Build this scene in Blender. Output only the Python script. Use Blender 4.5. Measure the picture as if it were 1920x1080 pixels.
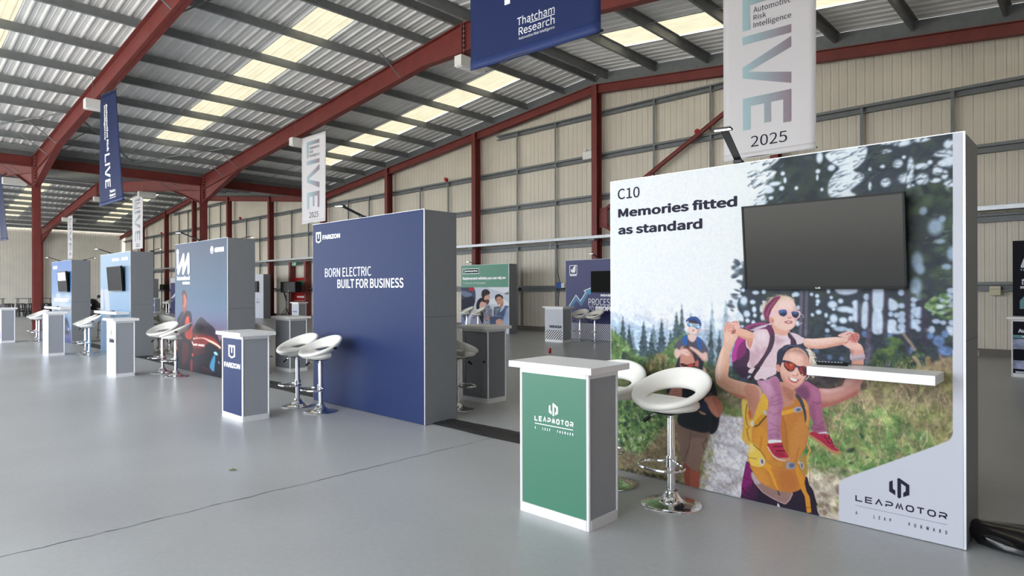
import bpy, bmesh, math, random
import numpy as np
from mathutils import Matrix, Vector
random.seed(11)
SC = bpy.context.scene
for o in list(bpy.data.objects): bpy.data.objects.remove(o)
R = math.radians

# ------------------------------------------------------------------ camera
FOC, YAW, HOR, ROLL, EYE = 1180.3, R(43.395), 543.76, R(-0.161), 1.5
cam_data = bpy.data.cameras.new('camera'); cam = bpy.data.objects.new('camera', cam_data)
SC.collection.objects.link(cam); SC.camera = cam
cam_data.sensor_fit = 'HORIZONTAL'; cam_data.sensor_width = 36.0
cam_data.lens = 36.0*FOC/1920.0
cam_data.shift_y = (HOR-540.0)/1920.0
cam_data.clip_start = 0.05; cam_data.clip_end = 300
cam.matrix_world = Matrix.Translation((0, 0, EYE)) @ Matrix.Rotation(YAW, 4, 'Z') @ Matrix.Rotation(R(90), 4, 'X') @ Matrix.Rotation(ROLL, 4, 'Z')

# ------------------------------------------------------------------ daylight: overcast sky seen through the open hangar doors and the rooflights
world = bpy.data.worlds.new('overcast_sky'); SC.world = world; world.use_nodes = True
wn = world.node_tree; wn.nodes.clear()
w_out = wn.nodes.new('ShaderNodeOutputWorld'); w_bg = wn.nodes.new('ShaderNodeBackground')
w_bg.inputs[0].default_value = (0.90, 0.95, 1.0, 1); w_bg.inputs[1].default_value = 3.0
wn.links.new(w_bg.outputs[0], w_out.inputs[0])
DOORS = [(-63.5, -32.0), (-29.0, 0.2)]          # open door bays in the front wall (x from, x to)
DOOR_TOP, FRONT_Y = 6.0, -4.2
for x0, x1 in DOORS:              # the doorway guides the sky light into the hall
    ld = bpy.data.lights.new('doorway_daylight', 'AREA'); ld.shape = 'RECTANGLE'; ld.size = x1-x0; ld.size_y = DOOR_TOP
    ld.cycles.is_portal = True
    lo = bpy.data.objects.new('doorway_daylight', ld); SC.collection.objects.link(lo)
    lo.matrix_world = Matrix.Translation(((x0+x1)/2, FRONT_Y+.02, DOOR_TOP/2)) @ Matrix.Rotation(R(90), 4, 'X')
sun_d = bpy.data.lights.new('fill_sun', 'SUN'); sun_d.energy = 14.0; sun_d.angle = R(6); sun_d.color = (1, .95, .86)
sun = bpy.data.objects.new('fill_sun', sun_d); SC.collection.objects.link(sun)      # added behind the hall for fill bounced off the yard, never shines in through the doors
sun.matrix_world = Matrix.Rotation(R(-12), 4, 'Z') @ Matrix.Rotation(R(-34), 4, 'X')
SC.view_settings.view_transform = 'Standard'; SC.view_settings.look = 'None'
SC.view_settings.gamma = 1.0; SC.view_settings.use_curve_mapping = False
SC.view_settings.exposure = 1.08
SC.cycles.max_bounces = 10; SC.cycles.diffuse_bounces = 6; SC.cycles.use_denoising = True

# ------------------------------------------------------------------ reading places off the photograph
def ray(u, v):
    cr, sr = math.cos(ROLL), math.sin(ROLL); a, b = u-960, v-HOR
    a, b = cr*a+sr*b, -sr*a+cr*b; c, s = math.cos(YAW), math.sin(YAW)
    return Vector((-s+c*a/FOC, c+s*a/FOC, -b/FOC))
def at(u, v, X=None, Y=None, Z=None):
    D = ray(u, v); t = X/D.x if X is not None else (Y/D.y if Y is not None else (Z-EYE)/D.z)
    return Vector((0, 0, EYE))+D*t

# ------------------------------------------------------------------ helpers
def lin(c): return c/12.92 if c <= .04045 else ((c+.055)/1.055)**2.4
def srgb(r, g, b): return (lin(r/255.), lin(g/255.), lin(b/255.), 1.0)
MATS = {}
import os
FONT = None
try:                               # a plain face that ships with Blender; the built-in face if it is missing
    FONT = bpy.data.fonts.load(os.path.join(bpy.utils.resource_path('LOCAL'), 'datafiles', 'fonts', 'Noto Sans CJK Regular.woff2'))
except Exception: pass
def mat(name, col, rough=.5, metal=0.0, spec=.5, noise=0, nscale=8, emit=None, estr=0, bump=0, bscale=60, coat=0):
    m = bpy.data.materials.new(name); m.use_nodes = True; nt = m.node_tree; b = nt.nodes['Principled BSDF']
    b.inputs['Base Color'].default_value = col; b.inputs['Roughness'].default_value = rough; b.inputs['Metallic'].default_value = metal
    b.inputs['Specular IOR Level'].default_value = spec
    if coat: b.inputs['Coat Weight'].default_value = coat
    if emit: b.inputs['Emission Color'].default_value = emit; b.inputs['Emission Strength'].default_value = estr
    if noise or bump:
        tc = nt.nodes.new('ShaderNodeTexCoord')
    if noise:
        n = nt.nodes.new('ShaderNodeTexNoise'); n.inputs['Scale'].default_value = nscale; n.inputs['Detail'].default_value = 5
        r = nt.nodes.new('ShaderNodeMapRange'); r.inputs[3].default_value = 1-noise; r.inputs[4].default_value = 1+noise; r.inputs[1].default_value = .3; r.inputs[2].default_value = .7
        x = nt.nodes.new('ShaderNodeVectorMath'); x.operation = 'SCALE'; x.inputs[0].default_value = col[:3]
        nt.links.new(tc.outputs['Object'], n.inputs['Vector']); nt.links.new(n.outputs[0], r.inputs[0]); nt.links.new(r.outputs[0], x.inputs['Scale']); nt.links.new(x.outputs[0], b.inputs['Base Color'])
    if bump:
        n2 = nt.nodes.new('ShaderNodeTexNoise'); n2.inputs['Scale'].default_value = bscale; bu = nt.nodes.new('ShaderNodeBump'); bu.inputs['Strength'].default_value = bump; bu.inputs['Distance'].default_value = .002
        nt.links.new(tc.outputs['Object'], n2.inputs['Vector']); nt.links.new(n2.outputs[0], bu.inputs['Height']); nt.links.new(bu.outputs[0], b.inputs['Normal'])
    MATS[name] = m; return m

class MB:
    """collects shapes and links them as one mesh object"""
    def __init__(s): s.v = []; s.f = []; s.sm = []
    def add(s, vs, fs, smooth=False):
        n = len(s.v); s.v += [tuple(x) for x in vs]; s.f += [tuple(i+n for i in f) for f in fs]; s.sm += [smooth]*len(fs); return s
    def box(s, a, b, M=None, bev=0):
        x0, y0, z0 = a; x1, y1, z1 = b
        if bev:
            bm = bmesh.new(); bmesh.ops.create_cube(bm, size=1)
            for v in bm.verts: v.co = Vector(((x0+x1)/2+v.co.x*(x1-x0), (y0+y1)/2+v.co.y*(y1-y0), (z0+z1)/2+v.co.z*(z1-z0)))
            bmesh.ops.bevel(bm, geom=bm.edges[:], offset=bev, segments=2, profile=.5, affect='EDGES'); bm.verts.index_update()
            vs = [M @ v.co if M else v.co.copy() for v in bm.verts]; fs = [[v.index for v in f.verts] for f in bm.faces]; bm.free()
            return s.add(vs, fs)
        vs = [Vector(p) for p in ((x0, y0, z0), (x1, y0, z0), (x1, y1, z0), (x0, y1, z0), (x0, y0, z1), (x1, y0, z1), (x1, y1, z1), (x0, y1, z1))]
        if M: vs = [M @ p for p in vs]
        return s.add(vs, [(0, 3, 2, 1), (4, 5, 6, 7), (0, 1, 5, 4), (1, 2, 6, 5), (2, 3, 7, 6), (3, 0, 4, 7)])
    def tube(s, pts, r, n=10, closed=False, caps=True):
        P = [Vector(p) for p in pts]; N = len(P); rings = []; up = None
        rr = r if isinstance(r, (list, tuple)) else [r]*N
        for i, p in enumerate(P):
            d = ((P[(i+1) % N]-P[i-1]) if closed else (P[min(i+1, N-1)]-P[max(i-1, 0)])).normalized()
            if up is None: up = Vector((0, 0, 1)) if abs(d.z) < .9 else Vector((1, 0, 0))
            x = d.cross(up).normalized(); y = x.cross(d).normalized(); up = y
            rings.append([p+(x*math.cos(2*math.pi*k/n)+y*math.sin(2*math.pi*k/n))*rr[i] for k in range(n)])
        vs = [v for q in rings for v in q]; fs = []
        for i in range(N if closed else N-1):
            j = (i+1) % N
            for k in range(n): fs.append((i*n+k, i*n+(k+1) % n, j*n+(k+1) % n, j*n+k))
        s.add(vs, fs, True)
        if caps and not closed: s.add(rings[0], [tuple(range(n))[::-1]]); s.add(rings[-1], [tuple(range(n))])
        return s
    def lathe(s, prof, n=40, c=(0, 0, 0)):
        vs = []; fs = []
        for r, z in prof: vs += [(c[0]+r*math.cos(2*math.pi*k/n), c[1]+r*math.sin(2*math.pi*k/n), c[2]+z) for k in range(n)]
        for i in range(len(prof)-1):
            for k in range(n): fs.append((i*n+k, i*n+(k+1) % n, (i+1)*n+(k+1) % n, (i+1)*n+k))
        return s.add(vs, fs, True)
    def prism(s, poly, d, M=None):
        """poly in local xz plane, extruded along y from 0 to d"""
        n = len(poly); vs = [Vector((p[0], 0, p[1])) for p in poly]+[Vector((p[0], d, p[1])) for p in poly]
        if M: vs = [M @ v for v in vs]
        return s.add(vs, [tuple(range(n)), tuple(range(2*n-1, n-1, -1))]+[(i, i+n, (i+1) % n+n, (i+1) % n) for i in range(n)])
    def flat(s, poly, M=None):
        vs = [Vector((p[0], 0, p[1])) for p in poly]
        if M: vs = [M @ v for v in vs]
        return s.add(vs, [tuple(range(len(poly)))])
    def stroke(s, pts, w, M=None, closed=False):
        """thick flat polyline in the local xz plane, mitred"""
        P = [Vector((a, b)) for a, b in pts]; N = len(P); L = []; Q = []
        for i in range(N):
            a = P[i-1] if (i > 0 or closed) else None; b = P[(i+1) % N] if (i < N-1 or closed) else None
            d1 = (P[i]-a).normalized() if a is not None else None; d2 = (b-P[i]).normalized() if b is not None else None
            if d1 is None: d1 = d2
            if d2 is None: d2 = d1
            n1 = Vector((-d1.y, d1.x)); n2 = Vector((-d2.y, d2.x)); m = (n1+n2)
            m = m.normalized() if m.length > 1e-6 else n1
            k = min(2.2, 1/max(.2, m.dot(n1))); L.append(P[i]+m*k*w/2); Q.append(P[i]-m*k*w/2)
        for i in range(N if closed else N-1):
            j = (i+1) % N; s.flat([L[i], L[j], Q[j], Q[i]], M)
        return s
    def text(s, body, x0, x1, z0, z1, M=None, bold=0, spacing=1.0, shear=0, nofit=False):
        """lettering fitted into a box of the local xz plane"""
        cu = bpy.data.curves.new('t', 'FONT'); cu.body = body; cu.size = 1; cu.space_character = spacing; cu.shear = shear; cu.resolution_u = 4
        if FONT: cu.font = FONT
        ob = bpy.data.objects.new('t', cu); me = bpy.data.meshes.new_from_object(ob)
        co = np.array([v.co[:] for v in me.vertices])
        if len(co):
            lo, hi = co.min(0)-bold, co.max(0)+bold
            kx = (x1-x0)/(hi[0]-lo[0]); kz = (z1-z0)/(hi[1]-lo[1]); fs = [tuple(p.vertices) for p in me.polygons]
            for k in range(9 if bold else 1):          # a heavier weight: the outline struck around a small circle
                dx, dz = (0, 0) if k == 0 else (bold*math.cos(k*math.pi/4), bold*math.sin(k*math.pi/4))
                vs = [Vector((x0+(c[0]+dx-lo[0])*kx, -k*4e-5, z0+(c[1]+dz-lo[1])*kz)) for c in co]
                if M: vs = [M @ v for v in vs]
                s.add(vs, fs)
        bpy.data.meshes.remove(me); bpy.data.objects.remove(ob); bpy.data.curves.remove(cu); return s
    def build(s, name, m, parent=None, loc=None, sharp=35):
        me = bpy.data.meshes.new(name); me.from_pydata([tuple(v) for v in s.v], [], s.f)
        me.polygons.foreach_set('use_smooth', s.sm); me.validate(); me.update()
        if any(s.sm):
            try: me.set_sharp_from_angle(angle=R(sharp))
            except Exception: pass
        if isinstance(m, str): m = MATS[m]
        me.materials.append(m)
        o = bpy.data.objects.new(name, me); SC.collection.objects.link(o)
        if parent is not None: o.parent = parent
        if loc is not None: o.location = loc
        return o

def tag(o, label=None, cat=None, group=None, kind=None):
    if label: o['label'] = label
    if cat: o['category'] = cat
    if group: o['group'] = group
    if kind: o['kind'] = kind
    return o
def thing(name, label, cat, loc=(0, 0, 0), rz=0, group=None):
    o = bpy.data.objects.new(name, None); SC.collection.objects.link(o); o.empty_display_size = .1
    o.location = loc; o.rotation_euler = (0, 0, rz); return tag(o, label, cat, group)
def struct(mb, name, m): return tag(mb.build(name, m), kind='structure')
def copy_tree(o, parent=None):
    c = o.copy(); SC.collection.objects.link(c)
    if parent is not None: c.parent = parent
    for ch in list(o.children): copy_tree(ch, c)
    return c
def place(o, loc, rz=0, label=None, group=None):
    o.location = loc; o.rotation_euler = (0, 0, rz)
    if label: o['label'] = label
    if group: o['group'] = group
    return o
def T(x, y, z, rz=0): return Matrix.Translation((x, y, z)) @ Matrix.Rotation(rz, 4, 'Z')
def grid_art(A, name, x0, x1, z0, z1, y, parent, rough=.42, loc=None, gain=None, glow=0):
    """a printed picture: a fine grid whose points carry the print's colours"""
    H, W = A.H, A.W; X, Z = np.meshgrid(np.linspace(x0, x1, W), np.linspace(z1, z0, H))
    co = np.stack([X, np.full_like(X, y), Z], -1).reshape(-1, 3)
    i = np.arange(H*W).reshape(H, W); q = np.stack([i[:-1, :-1], i[1:, :-1], i[1:, 1:], i[:-1, 1:]], -1).reshape(-1, 4)
    me = bpy.data.meshes.new(name); me.vertices.add(len(co)); me.vertices.foreach_set('co', co.ravel())
    me.loops.add(q.size); me.loops.foreach_set('vertex_index', q.ravel().astype(np.int32))
    me.polygons.add(len(q)); me.polygons.foreach_set('loop_start', np.arange(0, q.size, 4, dtype=np.int32)); me.polygons.foreach_set('loop_total', np.full(len(q), 4, dtype=np.int32))
    me.update(calc_edges=True)
    ca = me.color_attributes.new('print', 'FLOAT_COLOR', 'POINT'); c = np.ones((H*W, 4), np.float32); L_ = A.linear().reshape(-1, 3); k_ = np.clip((L_.max(1)-.60)/.25, 0, 1); c[:, :3] = np.clip(L_*(gain or PRINT_GAIN)*(1+glow*k_*k_*(3-2*k_))[:, None], 0, .92)
    ca.data.foreach_set('color', c.ravel())
    m = bpy.data.materials.new(name+'_ink'); m.use_nodes = True; nt = m.node_tree; b = nt.nodes['Principled BSDF']
    at_ = nt.nodes.new('ShaderNodeAttribute'); at_.attribute_name = 'print'; nt.links.new(at_.outputs['Color'], b.inputs['Base Color']); b.inputs['Roughness'].default_value = rough; b.inputs['Specular IOR Level'].default_value = .12
    me.materials.append(m); o = bpy.data.objects.new(name, me); SC.collection.objects.link(o); o.parent = parent
    if loc is not None: o.location = loc
    return o
PRINT_GAIN = 0.92
def front_map(X0, X1, Y, H, W, Hh):
    def to(p):
        out = []
        for u, v in p:
            q = at(u, v, Y=Y); out.append(((q.x-X0)/(X1-X0)*W, (H-q.z)/H*Hh))
        return np.array(out)
    return to
# ---------------------------------------------------------------- printed pictures: a small painter working on numpy arrays
def bilerp_up(g, H, W):
    gy = np.linspace(0, g.shape[0]-1.001, H); gx = np.linspace(0, g.shape[1]-1.001, W)
    y0 = gy.astype(int); x0 = gx.astype(int); fy = (gy-y0)[:, None]; fx = (gx-x0)[None, :]
    fy = fy*fy*(3-2*fy); fx = fx*fx*(3-2*fx)
    a = g[y0][:, x0]; b = g[y0][:, x0+1]; c = g[y0+1][:, x0]; d = g[y0+1][:, x0+1]
    return a*(1-fy)*(1-fx)+b*(1-fy)*fx+c*fy*(1-fx)+d*fy*fx

def box_blur(m, r):
    r = int(r)
    if r < 1: return m
    for ax in (0, 1):
        p = [(0, 0), (0, 0)]; p[ax] = (r+1, r)
        c = np.cumsum(np.pad(m, p, mode='edge'), axis=ax)
        n = 2*r+1
        m = (np.take(c, range(n, c.shape[ax]), axis=ax)-np.take(c, range(0, c.shape[ax]-n), axis=ax))/n
    return m

def spline(pts, n=6):
    p = np.asarray(pts, float); N = len(p); out = []
    t = np.linspace(0, 1, n, endpoint=False)[:, None]
    for i in range(N):
        a, b, c, d = p[i-1], p[i], p[(i+1) % N], p[(i+2) % N]
        out.append(0.5*((2*b)+(-a+c)*t+(2*a-5*b+4*c-d)*t*t+(-a+3*b-3*c+d)*t**3))
    return np.vstack(out)

class Art:
    SS = 2
    def __init__(s, W, H, to=None, seed=1):
        s.W, s.H = W, H; s.a = np.zeros((H, W, 3)); s.to = to; s.rng = np.random.RandomState(seed); s.clip = None
    def T(s, pts):
        p = np.asarray(pts, float).reshape(-1, 2)
        return s.to(p) if s.to else p
    def noise(s, cells, octs=3, ax=1.0):
        o = np.zeros((s.H, s.W)); amp = 1; tot = 0
        for k in range(octs):
            gy = max(2, int(cells*2**k*ax)+2); gx = max(2, int(cells*2**k*s.W/s.H)+2)
            o += amp*bilerp_up(s.rng.rand(gy, gx), s.H, s.W); tot += amp; amp *= .55
        return o/tot
    def mask(s, pts, smooth=True, blur=0):
        p = s.T(pts)
        if smooth: p = spline(p)
        S = s.SS; x0 = max(0, int(p[:, 0].min())-2-int(blur*2)); x1 = min(s.W, int(p[:, 0].max())+3+int(blur*2))
        y0 = max(0, int(p[:, 1].min())-2-int(blur*2)); y1 = min(s.H, int(p[:, 1].max())+3+int(blur*2))
        if x1 <= x0 or y1 <= y0: return None
        w, h = (x1-x0)*S, (y1-y0)*S
        q = (p-[x0, y0])*S; cnt = np.zeros((h, w+1), np.int32)
        for i in range(len(q)):
            (ax, ay), (bx, by) = q[i-1], q[i]
            if ay == by: continue
            if ay > by: ax, ay, bx, by = bx, by, ax, ay
            r0 = max(0, int(np.ceil(ay-.5))); r1 = min(h, int(np.ceil(by-.5)))
            if r1 <= r0: continue
            rows = np.arange(r0, r1); xs = ax+(rows+.5-ay)*(bx-ax)/(by-ay)
            np.add.at(cnt, (rows, np.clip(np.ceil(xs-.5), 0, w).astype(int)), 1)
        m = (np.cumsum(cnt, 1)[:, :w] % 2).astype(float).reshape(y1-y0, S, x1-x0, S).mean((1, 3))
        if blur >= 1: m = box_blur(box_blur(m, blur*.6+.4), blur*.6+.4)
        return m, x0, y0, x1, y1
    def put(s, mk, col, alpha=1.0):
        if mk is None: return
        m, x0, y0, x1, y1 = mk; m = m*alpha
        if s.clip is not None: m = m*s.clip[y0:y1, x0:x1]
        c = np.asarray(col, float)
        c = c/255. if c.ndim == 1 else c[y0:y1, x0:x1]/255.
        v = s.a[y0:y1, x0:x1]; v += (c-v)*m[..., None]
    def fill(s, pts, col, smooth=True, blur=0, alpha=1.0, rough=0):
        mk = s.mask(pts, smooth, blur)
        if rough and mk is not None:
            n = s.noise(40, 2)[mk[2]:mk[4], mk[1]:mk[3]]
            s.put(mk, col, alpha)
            s.put((mk[0]*np.clip((n-.45)*4, 0, 1),)+mk[1:], np.clip(np.asarray(col, float)*(1-rough), 0, 255), .8)
            s.put((mk[0]*np.clip((.42-n)*4, 0, 1),)+mk[1:], np.clip(np.asarray(col, float)*(1+rough), 0, 255), .8)
        else: s.put(mk, col, alpha)
    def grad(s, pts, c0, p0, c1, p1, smooth=True, blur=0, alpha=1.0):
        q = s.T([p0, p1]); d = q[1]-q[0]; L = d@d
        yy, xx = np.mgrid[0:s.H, 0:s.W]
        t = np.clip(((xx-q[0][0])*d[0]+(yy-q[0][1])*d[1])/L, 0, 1)[..., None]
        s.put(s.mask(pts, smooth, blur), np.asarray(c0, float)*(1-t)+np.asarray(c1, float)*t, alpha)
    def line(s, pts, w, col, alpha=1.0, blur=0, taper=False):
        p = s.T(pts); P = []; n = len(p)
        tn = np.gradient(p, axis=0); tn /= np.linalg.norm(tn, axis=1)[:, None]+1e-9
        nr = np.stack([-tn[:, 1], tn[:, 0]], 1)
        ww = w/2*np.ones(n) if not taper else w/2*np.linspace(1, .15, n)
        poly = np.vstack([p+nr*ww[:, None], (p-nr*ww[:, None])[::-1]])
        to, s.to = s.to, None
        s.put(s.mask(poly, False, blur), col, alpha); s.to = to
    def blob(s, x, y, rx, ry, col, ang=0, alpha=1.0, soft=.35, raw=False):
        if not raw: (x, y), = s.T([(x, y)])
        R = max(rx, ry)*1.3+1
        x0, x1, y0, y1 = int(max(0, x-R)), int(min(s.W, x+R+1)), int(max(0, y-R)), int(min(s.H, y+R+1))
        if x1 <= x0 or y1 <= y0: return
        yy, xx = np.mgrid[y0:y1, x0:x1]; c, sn = np.cos(ang), np.sin(ang)
        u = ((xx-x)*c+(yy-y)*sn)/rx; v = (-(xx-x)*sn+(yy-y)*c)/ry
        r = np.sqrt(u*u+v*v); m = np.clip((1-r)/soft+.5, 0, 1)
        s.put((m, x0, y0, x1, y1), col, alpha)
    def region(s, pts, smooth=True, blur=0):
        full = np.zeros((s.H, s.W)); mk = s.mask(pts, smooth, blur)
        if mk: full[mk[2]:mk[4], mk[1]:mk[3]] = mk[0]
        return full
    def scatter(s, pts, n, r, cols, el=1.0, ang=(0, 3.14), alpha=.8, soft=.5, blur=0):
        full = s.region(pts, True, blur); ys, xs = np.nonzero(full > .4)
        if len(xs) == 0: return
        old = s.clip; s.clip = full if old is None else full*old
        k = s.rng.randint(0, len(xs), n); cols = np.asarray(cols, float)
        for i in k:
            q = s.rng.uniform(*r)
            s.blob(xs[i], ys[i], q*el, q, cols[s.rng.randint(len(cols))]*s.rng.uniform(.92, 1.08), s.rng.uniform(*ang), alpha, soft, raw=True)
        s.clip = old
    def strokes(s, pts, n, L, w, cols, ang, alpha=.7):
        full = s.region(pts); ys, xs = np.nonzero(full > .5)
        if len(xs) == 0: return
        old = s.clip; s.clip = full if old is None else full*old; to, s.to = s.to, None
        cols = np.asarray(cols, float)
        for i in s.rng.randint(0, len(xs), n):
            a = s.rng.uniform(*ang); l = s.rng.uniform(*L); x, y = xs[i], ys[i]; b = s.rng.uniform(-.25, .25)
            q = [(x, y), (x+l*.5*np.cos(a), y+l*.5*np.sin(a)), (x+l*np.cos(a+b), y+l*np.sin(a+b))]
            s.line(q, s.rng.uniform(*w), cols[s.rng.randint(len(cols))]*s.rng.uniform(.9, 1.1), alpha, 0, True)
        s.clip = old; s.to = to
    def linear(s):
        c = np.clip(s.a, 0, 1)
        return np.where(c <= .04045, c/12.92, ((c+.055)/1.055)**2.4)
def art_hikers(W, H, to):
    A = Art(W, H, to, 7)
    def crop(x, y, k): return lambda *q: [(x+a/k, y+b/k) for a, b in q]
    C1 = crop(1340, 540, 7.2); C2 = crop(1470, 540, 6.75); C3 = crop(1370, 690, 6.75); C4 = crop(1470, 690, 6.0)
    C5 = crop(1380, 830, 7.448); C6 = crop(1240, 580, 7.714); C7 = crop(1140, 700, 4.5); C8 = crop(1430, 640, 10.8)
    B1 = crop(1140, 540, 6.0); B2 = crop(1390, 250, 4.683); B3 = crop(1560, 520, 6.0); B4 = crop(1500, 700, 4.91)
    SKY = np.array((236, 240, 249.))
    A.a[:] = SKY/255
    # hazy hills and far spruces on the left
    A.fill([(1130, 597), (1170, 590), (1215, 596), (1260, 606), (1330, 600), (1400, 612), (1400, 720), (1130, 720)], (214, 224, 240), blur=5)
    A.fill([(1130, 612), (1180, 608), (1240, 618), (1300, 622), (1400, 630), (1400, 730), (1130, 730)], (176, 196, 220), blur=6)
    def spruce(x, yt, yb, w, col, a=.9):
        p = []; n = 9
        for i in range(n+1):
            t = i/n; j = A.rng.uniform(.75, 1.15)
            p.append((x-w*(.06+t*.94)*j, yt+(yb-yt)*t+A.rng.uniform(-2, 2)))
            p.append((x-w*(.03+t*.55), yt+(yb-yt)*(t+.04)))
        r = []
        for i in range(n+1):
            t = i/n; j = A.rng.uniform(.75, 1.15)
            r.append((x+w*(.06+t*.94)*j, yt+(yb-yt)*t+A.rng.uniform(-2, 2)))
            r.append((x+w*(.03+t*.55), yt+(yb-yt)*(t+.04)))
        A.fill([(x, yt-4)]+r+p[::-1], col, smooth=False, blur=1, alpha=a)
        A.scatter([(x, yt)]+r+p[::-1], 60, (1.5, 3.5), [np.array(col)*.8, np.array(col)*1.2], 1.6, alpha=.4)
    for x, yt, yb, w, c in [(1186, 618, 700, 16, (120, 140, 152)), (1226, 612, 690, 18, (112, 134, 146)), (1296, 590, 700, 22, (130, 150, 165)), (1336, 570, 720, 20, (150, 170, 186)), (1362, 566, 700, 22, (160, 178, 192)),
                            (1168, 596, 690, 17, (66, 84, 88)), (1180, 612, 705, 20, (56, 72, 78)), (1207, 606, 690, 20, (62, 78, 86)), (1222, 622, 690, 16, (58, 72, 80)), (1241, 600, 680, 16, (64, 82, 90)), (1269, 588, 660, 18, (74, 94, 98)), (1279, 574, 690, 16, (80, 98, 104)), (1258, 622, 690, 18, (60, 78, 82)), (1334, 612, 780, 24, (70, 84, 88)), (1350, 622, 790, 28, (74, 88, 92)), (1316, 640, 780, 18, (80, 96, 92)), (1154, 616, 680, 12, (96, 120, 112))]:
        spruce(x, yt, yb, w, c)
    # broad dark forest on the right
    forest = [(1400, 480), (1392, 540), (1384, 576), (1396, 600), (1380, 640), (1376, 700), (1400, 760), (1800, 770), (1800, 240), (1470, 290), (1455, 330), (1448, 350), (1420, 420)]
    A.fill(forest, (58, 66, 76), blur=2)
    A.scatter(forest, 420, (4, 13), [(46, 54, 64), (66, 76, 78), (74, 88, 74), (54, 62, 76), (70, 74, 88)], 1.5, alpha=.5, soft=1)
    A.scatter([(1460, 265), (1556, 255), (1556, 400), (1440, 400)], 130, (3, 9), [(62, 76, 66), (54, 66, 62), (74, 90, 76), (40, 48, 56)], 1.8, alpha=.5, soft=.8)
    # bright gaps: around the top
    W1 = (236, 242, 250)
    A.fill([(1380, 300), (1458, 290), (1461, 300), (1440, 318), (1458, 322), (1436, 345), (1452, 350), (1425, 372), (1440, 382), (1390, 400), (1360, 420), (1360, 300)], W1, blur=2)
    A.strokes([(1410, 300), (1466, 286), (1466, 385), (1405, 385)], 60, (10, 34), (2, 4), [(70, 88, 96), (60, 74, 84), (96, 116, 124)], (-.7, -.2), .75)
    A.fill(B2((770, 170), (1080, 100), (1110, 200), (1050, 280), (1000, 330), (1090, 360), (1060, 430), (970, 500), (1020, 540), (960, 560), (790, 555), (775, 460), (790, 410), (830, 350), (870, 300), (780, 240)), (228, 238, 250), blur=2)
    A.strokes(B2((770, 170), (1110, 110), (1110, 540), (770, 560)), 46, (10, 30), (2, 3.5), [(74, 92, 104), (60, 74, 86)], (-.6, -.1), .7)
    for x, y, rx, ry in [(695, 210, 30, 55), (680, 330, 22, 22), (800, 300, 34, 30), (490, 478, 18, 20), (715, 490, 15, 18), (1385, 262, 40, 38), (1440, 205, 16, 16), (1500, 290, 26, 80), (1460, 390, 60, 45), (1500, 465, 30, 30), (1280, 155, 46, 18), (1300, 80, 60, 14), (1430, 80, 70, 30), (1600, 50, 60, 22), (1280, 430, 40, 40), (1595, 285, 52, 28), (1600, 400, 50, 50), (1740, 330, 40, 30), (1800, 360, 26, 40), (1790, 170, 70, 30), (1840, 230, 50, 60), (1780, 260, 36, 30), (1840, 450, 40, 50), (1720, 410, 40, 20), (1840, 90, 40, 40), (1615, 660, 22, 20), (675, 385, 12, 30), (370, 350, 22, 22), (300, 440, 60, 22), (360, 480, 26, 24), (390, 410, 16, 30), (265, 565, 26, 18), (180, 600, 60, 16), (250, 500, 50, 30), (1140, 310, 16, 18), (1250, 290, 20, 20), (1140, 460, 14, 40), (1575, 570, 40, 50), (1670, 250, 20, 20), (1720, 310, 20, 34)]:
        (px, py), = B2((x, y)); A.blob(px, py, rx/4.9, ry/4.9, (206, 222, 240), 0, .92, .5)
        A.blob(px, py, rx/7, ry/7, (232, 240, 250), 0, .7, .7)
    A.strokes(B2((1120, 100), (1880, 0), (1880, 600), (1120, 640)), 170, (8, 26), (1.5, 3.5), [(46, 56, 64), (60, 74, 74), (38, 46, 56), (80, 96, 88)], (-1.2, .2), .7)
    A.scatter(B2((1480, 480), (1880, 470), (1880, 700), (1450, 700)), 90, (3, 8), [(70, 86, 68), (86, 104, 84), (52, 62, 64), (40, 48, 54)], 1.7, alpha=.6, soft=.8)
    # left edge branches of the near fir, above the hands
    for k in range(46):
        y = A.rng.uniform(470, 640); x = 1388+A.rng.uniform(-12, 14)-(6 if 560 < y < 610 else 0); A.blob(x, y, A.rng.uniform(4, 12), A.rng.uniform(2, 5), [(58, 68, 80), (72, 88, 98), (86, 104, 116)][k % 3], A.rng.uniform(-.5, .5), .8, .7)
    # bokeh behind the heads (crop C1) and above the hands (C2), trunks and lit gaps (B3)
    for x, y, rx, ry in [(400, 170, 60, 70), (350, 110, 30, 26), (520, 190, 46, 36), (440, 350, 54, 56), (540, 290, 36, 50), (550, 370, 32, 34), (450, 440, 38, 36), (530, 470, 34, 40), (560, 60, 56, 34), (670, 50, 34, 36), (330, 370, 40, 46), (670, 190, 26, 26), (640, 280, 30, 60), (650, 400, 30, 50), (390, 30, 30, 30), (1070, 100, 20, 30), (290, 220, 26, 50), (380, 520, 26, 24)]:
        (px, py), = C1((x, y)); A.blob(px, py, rx/7.4, ry/7.4, (196, 216, 238), 0, .9, .45); A.blob(px, py, rx/11, ry/11, (226, 236, 250), 0, .7, .7)
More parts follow.
